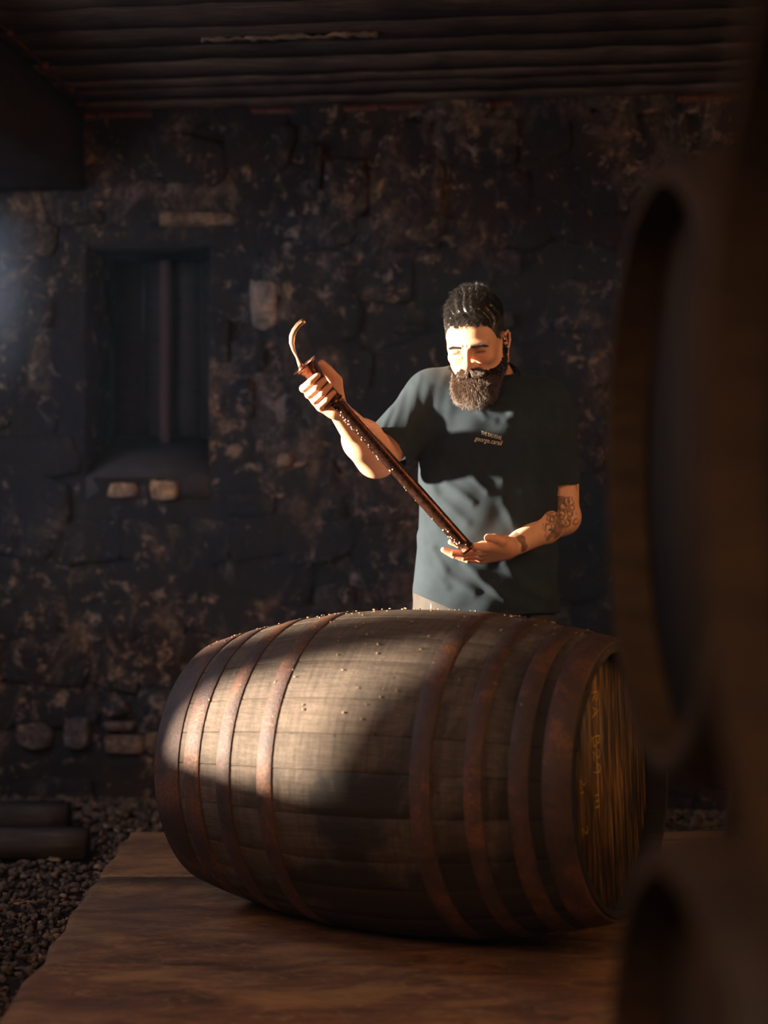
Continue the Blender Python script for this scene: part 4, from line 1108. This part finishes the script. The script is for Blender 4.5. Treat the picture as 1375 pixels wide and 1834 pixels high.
def strands(name, roots, normals, dirs, lens, wid, bend, mat, parent, seg=5, curl_a=0.0, seed=0, droop=None):
    """ribbons of three sides; dirs: growth direction; bend: how much they turn from normal to dirs"""
    r = np.random.default_rng(seed); N = len(roots); s = np.linspace(0, 1, seg)
    d0 = normals; P0 = roots.copy(); pts = [P0]; cur = d0*(1-bend[0]) + dirs*bend[0]
    step = lens/(seg-1)
    ph = r.uniform(0, 6.28, N); c1 = np.cross(dirs, normals); c1 /= np.maximum(np.linalg.norm(c1, axis=1, keepdims=True), 1e-6); c2 = np.cross(dirs, c1)
    for i in range(1, seg):
        b = bend[0] + (bend[1]-bend[0])*i/(seg-1)
        v = normals*(1-b) + dirs*b
        if droop is not None: v = v + droop*(i/(seg-1))
        v /= np.maximum(np.linalg.norm(v, axis=1, keepdims=True), 1e-6)
        off = curl_a*(np.cos(ph+i*2.1)[:, None]*c1 + np.sin(ph+i*2.1)[:, None]*c2)
        pts.append(pts[-1] + v*step[:, None] + off)
    Vs = []
    for i, p in enumerate(pts):
        wv = wid*(1-.75*(i/(seg-1))**2)
        for k in range(3):
            a = k*2.094; Vs.append(p + wv*(math.cos(a)*c1 + math.sin(a)*c2))
    Vs = np.stack(Vs, 1)      # N, seg*3, 3
    F = []
    for i in range(seg-1):
        for k in range(3): F.append((i*3+k, i*3+(k+1) % 3, i*3+3+(k+1) % 3, i*3+3+k))
    F = np.array(F)[None] + (np.arange(N)*seg*3)[:, None, None]
    return plink(name, Vs.reshape(-1, 3), F.reshape(-1, 4), mat, parent)
def pick(weights, n, seed): r = np.random.default_rng(seed); p = weights/weights.sum(); return r.choice(len(weights), n, p=p)
r = np.random.default_rng(12)
n_h = 13000
ix = pick(sm*(sm > .25)*(.4+hL[:, 2].clip(0, .2)*5), n_h, 5)
l, nl, tp = hL[ix], hNl[ix], top[ix]
# combed: top sweeps forward and to his right; sides down and back
dloc = np.stack([-.55*tp - .1, np.where(tp > .25, -.75, .5) * np.ones(n_h), np.where(tp > .25, -.15, -.9)*np.ones(n_h)], 1) + r.normal(0, .17, (n_h, 3)) + (.35*np.sin(l[:, 0]*210+l[:, 1]*120+3*np.sin(l[:, 2]*70)))[:, None]*np.array([1, .3, .2])
dloc -= nl*(dloc*nl).sum(1, keepdims=True)*.9; dloc /= np.linalg.norm(dloc, axis=1, keepdims=True)
lens = (.004 + .032*tp) * r.uniform(.6, 1.2, n_h) * (1-.45*smooth(-.015, -.065, l[:, 0]))
rootp = hV[ix] + hN[ix]*(thick[ix]*.55)[:, None]
strands('hair_strands', rootp, hN[ix], dloc @ HR.T, lens, .00040, (.45, .92), M_STRAND, hair, 5, .0004, 3)
# tuft standing up on the crown
m = (top > .8) & (hL[:, 1] > -.03) & (hL[:, 1] < .05) & (hL[:, 0] > -.03) & (hL[:, 0] < .045); ix = pick(m*1.0, 420, 8)
dloc = np.stack([r.normal(-.2, .4, 420), r.normal(-.1, .4, 420), np.full(420, .8)], 1); dloc /= np.linalg.norm(dloc, axis=1, keepdims=True)
strands('hair_tuft', hV[ix]+hN[ix]*.012, hN[ix], dloc @ HR.T, r.uniform(.012, .026, 420), .00040, (.3, .8), M_STRAND, hair, 4, .0006, 4)
# ---- beard
x, y, z = np.abs(hL[:, 0]), hL[:, 1], hL[:, 2]
line = np.interp(y, [-.13, -.098, -.085, -.070, -.050, -.030, -.012, .004, .02], [-.037, -.037, -.044, -.050, -.052, -.046, -.020, .030, -.06])
bm = smooth(.004, -.008, z-line) * smooth(.006, -.014, y) * np.where((hL[:, 0] < -.050) & (z > -.060), 0, 1)
mouth = (x < .016) & (z < -.051) & (z > -.057) & (y < -.085); bm = np.where(mouth, bm*.05, bm)
soul = smooth(-.02, -.07, y)
bt_ = bm*(.0009 + .007*smooth(-.045, -.085, z) + .010*soul*smooth(-.050, -.075, z))
down = HR.T @ np.array([0, 0, -1.0])
fw = HR.T @ np.array([-.15, -.9, 0])
chinw = bm*smooth(-.055, -.095, z)*smooth(-.015, -.060, y)*smooth(.062, .030, x)
bV_ = hV + hN*bt_[:, None] + (chinw[:, None]*(down*.004 + np.array([0, -1, 0])*.010)) @ HR.T
ok = (bm > .03)[headF].all(1)
V, F, us = keep(bV_, headF, ok); V = relax(V, F, 5, .5)
V = V + vnormals(V, F)*(noise3(V, 300, 4, 3)*.0012)[:, None]
beard = plink('beard', V, F, M_BEARDCORE)
bNrm = vnormals(V, F); bl = (V-HC) @ HR; wts = bm[us]
n_b = 11000; ix = pick((wts > .3)*(.5+1.8*(chinw[us] > .05)), n_b, 6)
dw = np.tile(np.array([-.03, -.12, -1.0]), (n_b, 1)) + r.normal(0, .28, (n_b, 3)); dw /= np.linalg.norm(dw, axis=1, keepdims=True)
cw = chinw[us][ix]
strands('beard_strands', V[ix]-bNrm[ix]*.001, bNrm[ix], dw, (.006+.012*cw+.004*smooth(-.05, -.08, bl[ix][:, 2]))*r.uniform(.6, 1.25, n_b), .00042, (.35, .75), M_BEARD, beard, 5, .0011, 7)
# moustache, eyebrows, lashes
m = (z < -.034) & (z > -.049) & (y < -.086) & (x < .034); ix = pick(m*1.0, 1500, 9)
sg = np.sign(hL[ix, 0]+1e-6)
dloc = np.stack([sg*.75, np.full(1500, -.25), np.full(1500, -.75)], 1) + r.normal(0, .18, (1500, 3)); dloc /= np.linalg.norm(dloc, axis=1, keepdims=True)
strands('moustache', hV[ix], hN[ix], dloc @ HR.T, r.uniform(.010, .019, 1500), .00042, (.35, .9), M_BEARD, beard, 5, .0006, 10)
for s in (-1, 1):
    ax0 = hL[:, 0]*s; bc = .027 + .05*(ax0-.018) - 1.6*np.clip(ax0-.034, 0, 1)**1.3
    m = (ax0 > .011) & (ax0 < .052) & (np.abs(z-bc) < .0030) & (y < -.055); ix = pick(m*1.0, 700, 20+s)
    dloc = np.stack([np.full(700, s*.9), np.full(700, .1), np.full(700, .22)], 1) + r.normal(0, .15, (700, 3)); dloc /= np.linalg.norm(dloc, axis=1, keepdims=True)
    strands('eyebrow', hV[ix], hN[ix], dloc @ HR.T, r.uniform(.004, .007, 700), .00036, (.6, .95), M_HAIR, person, 4, .0002, 11)
    m = (ax0 > .018) & (ax0 < .046) & (np.abs(z-.0068) < .0016) & (y < -.07)
    if m.sum() > 5:
        ix = pick(m*1.0, 70, 30+s); dloc = np.tile([s*.25, -.6, -.75], (70, 1)) + r.normal(0, .12, (70, 3)); dloc /= np.linalg.norm(dloc, axis=1, keepdims=True)
        strands('eyelashes', hV[ix], hN[ix], dloc @ HR.T, r.uniform(.002, .004, 70), .00026, (.5, .9), M_HAIR, person, 4, .0001, 12)

# ------------------------------------------------------------------ the copper dipping tube
tool = empty('dipping_tube', TT.tolist()); tag(tool, 'long aged copper dipping tube with a hooked handle held diagonally in both hands', 'tube')
TL = np.linalg.norm(TB-TT)
def tl(name, V, F, mat, smooth_=True, parent=None): return link(name, mk_mesh(name, np.asarray(V)-TT, F, smooth_, mat), parent or tool)
V, F = lathe([(-.002, TR), (.02, TR), (TL*.3, TR), (TL*.6, TR), (TL*.95, TR*.98), (TL-.008, TR*.98), (TL-.007, TR*1.08), (TL, TR*1.06), (TL, TR*.90), (TL-.03, TR*.88)], TT, TD, 40); tl('tube_body', V, F, M_COPPER)
V, F = lathe([(.012, TR*1.0), (.004, TR*1.08), (-.010, TR*1.5), (-.016, TR*1.95), (-.0175, TR*1.98), (-.0178, TR*1.90), (-.012, TR*1.70), (-.004, TR*1.2), (-.001, TR*.7), (-.002, 0.0001)], TT, TD, 40); tl('flared_cup', V, F, M_COPPER)
V, F = lathe([(TL*.0+.10, TR*1.0), (.101, TR*1.10), (.112, TR*1.10), (.113, TR)], TT, TD, 40); tl('solder_band', V, F, M_COPPER)
hk = [P(x_, y_, 3.625) for x_, y_ in [(541, 662), (537, 652), (532, 640), (526, 628), (522.5, 615), (523, 602), (527, 592), (534, 582), (540, 577), (545, 574)]]
hr = [.0085, .0062, .0038, .0050, .0068, .0076, .0076, .0074, .0072, .0070]
V, F = tube(hk, hr, 14, flat=.8, up=[0, 1, 0]); tl('hooked_handle', V, F, M_BRASS)
V, F = lathe([(-.004, .0001), (-.004, .008), (.004, .011), (.010, .010)], hk[0], unit(hk[0]-hk[1]), 20); tl('handle_joint', V, F, M_BRASS)
r = np.random.default_rng(3); parts = []
for i in range(70):
    s = (.10+abs(r.normal(0, .5))*.42)*TL if i < 50 else r.uniform(.86, .99)*TL; a = r.normal(155, 14) if i < 50 else r.normal(130, 25); sz = r.uniform(.0008, .0024)
    c = around(s, a, TR); nrm = unit(c-(TT+TD*s)); V, F = lathe([(-.0003, sz), (sz*.5, sz*.8), (sz*.8, sz*.3), (sz*.85, .00005)], c, nrm, 7); parts.append((V, F))
V, F = join(parts); o = tl('droplets', V, F, M_DROP); o['kind'] = 'stuff'
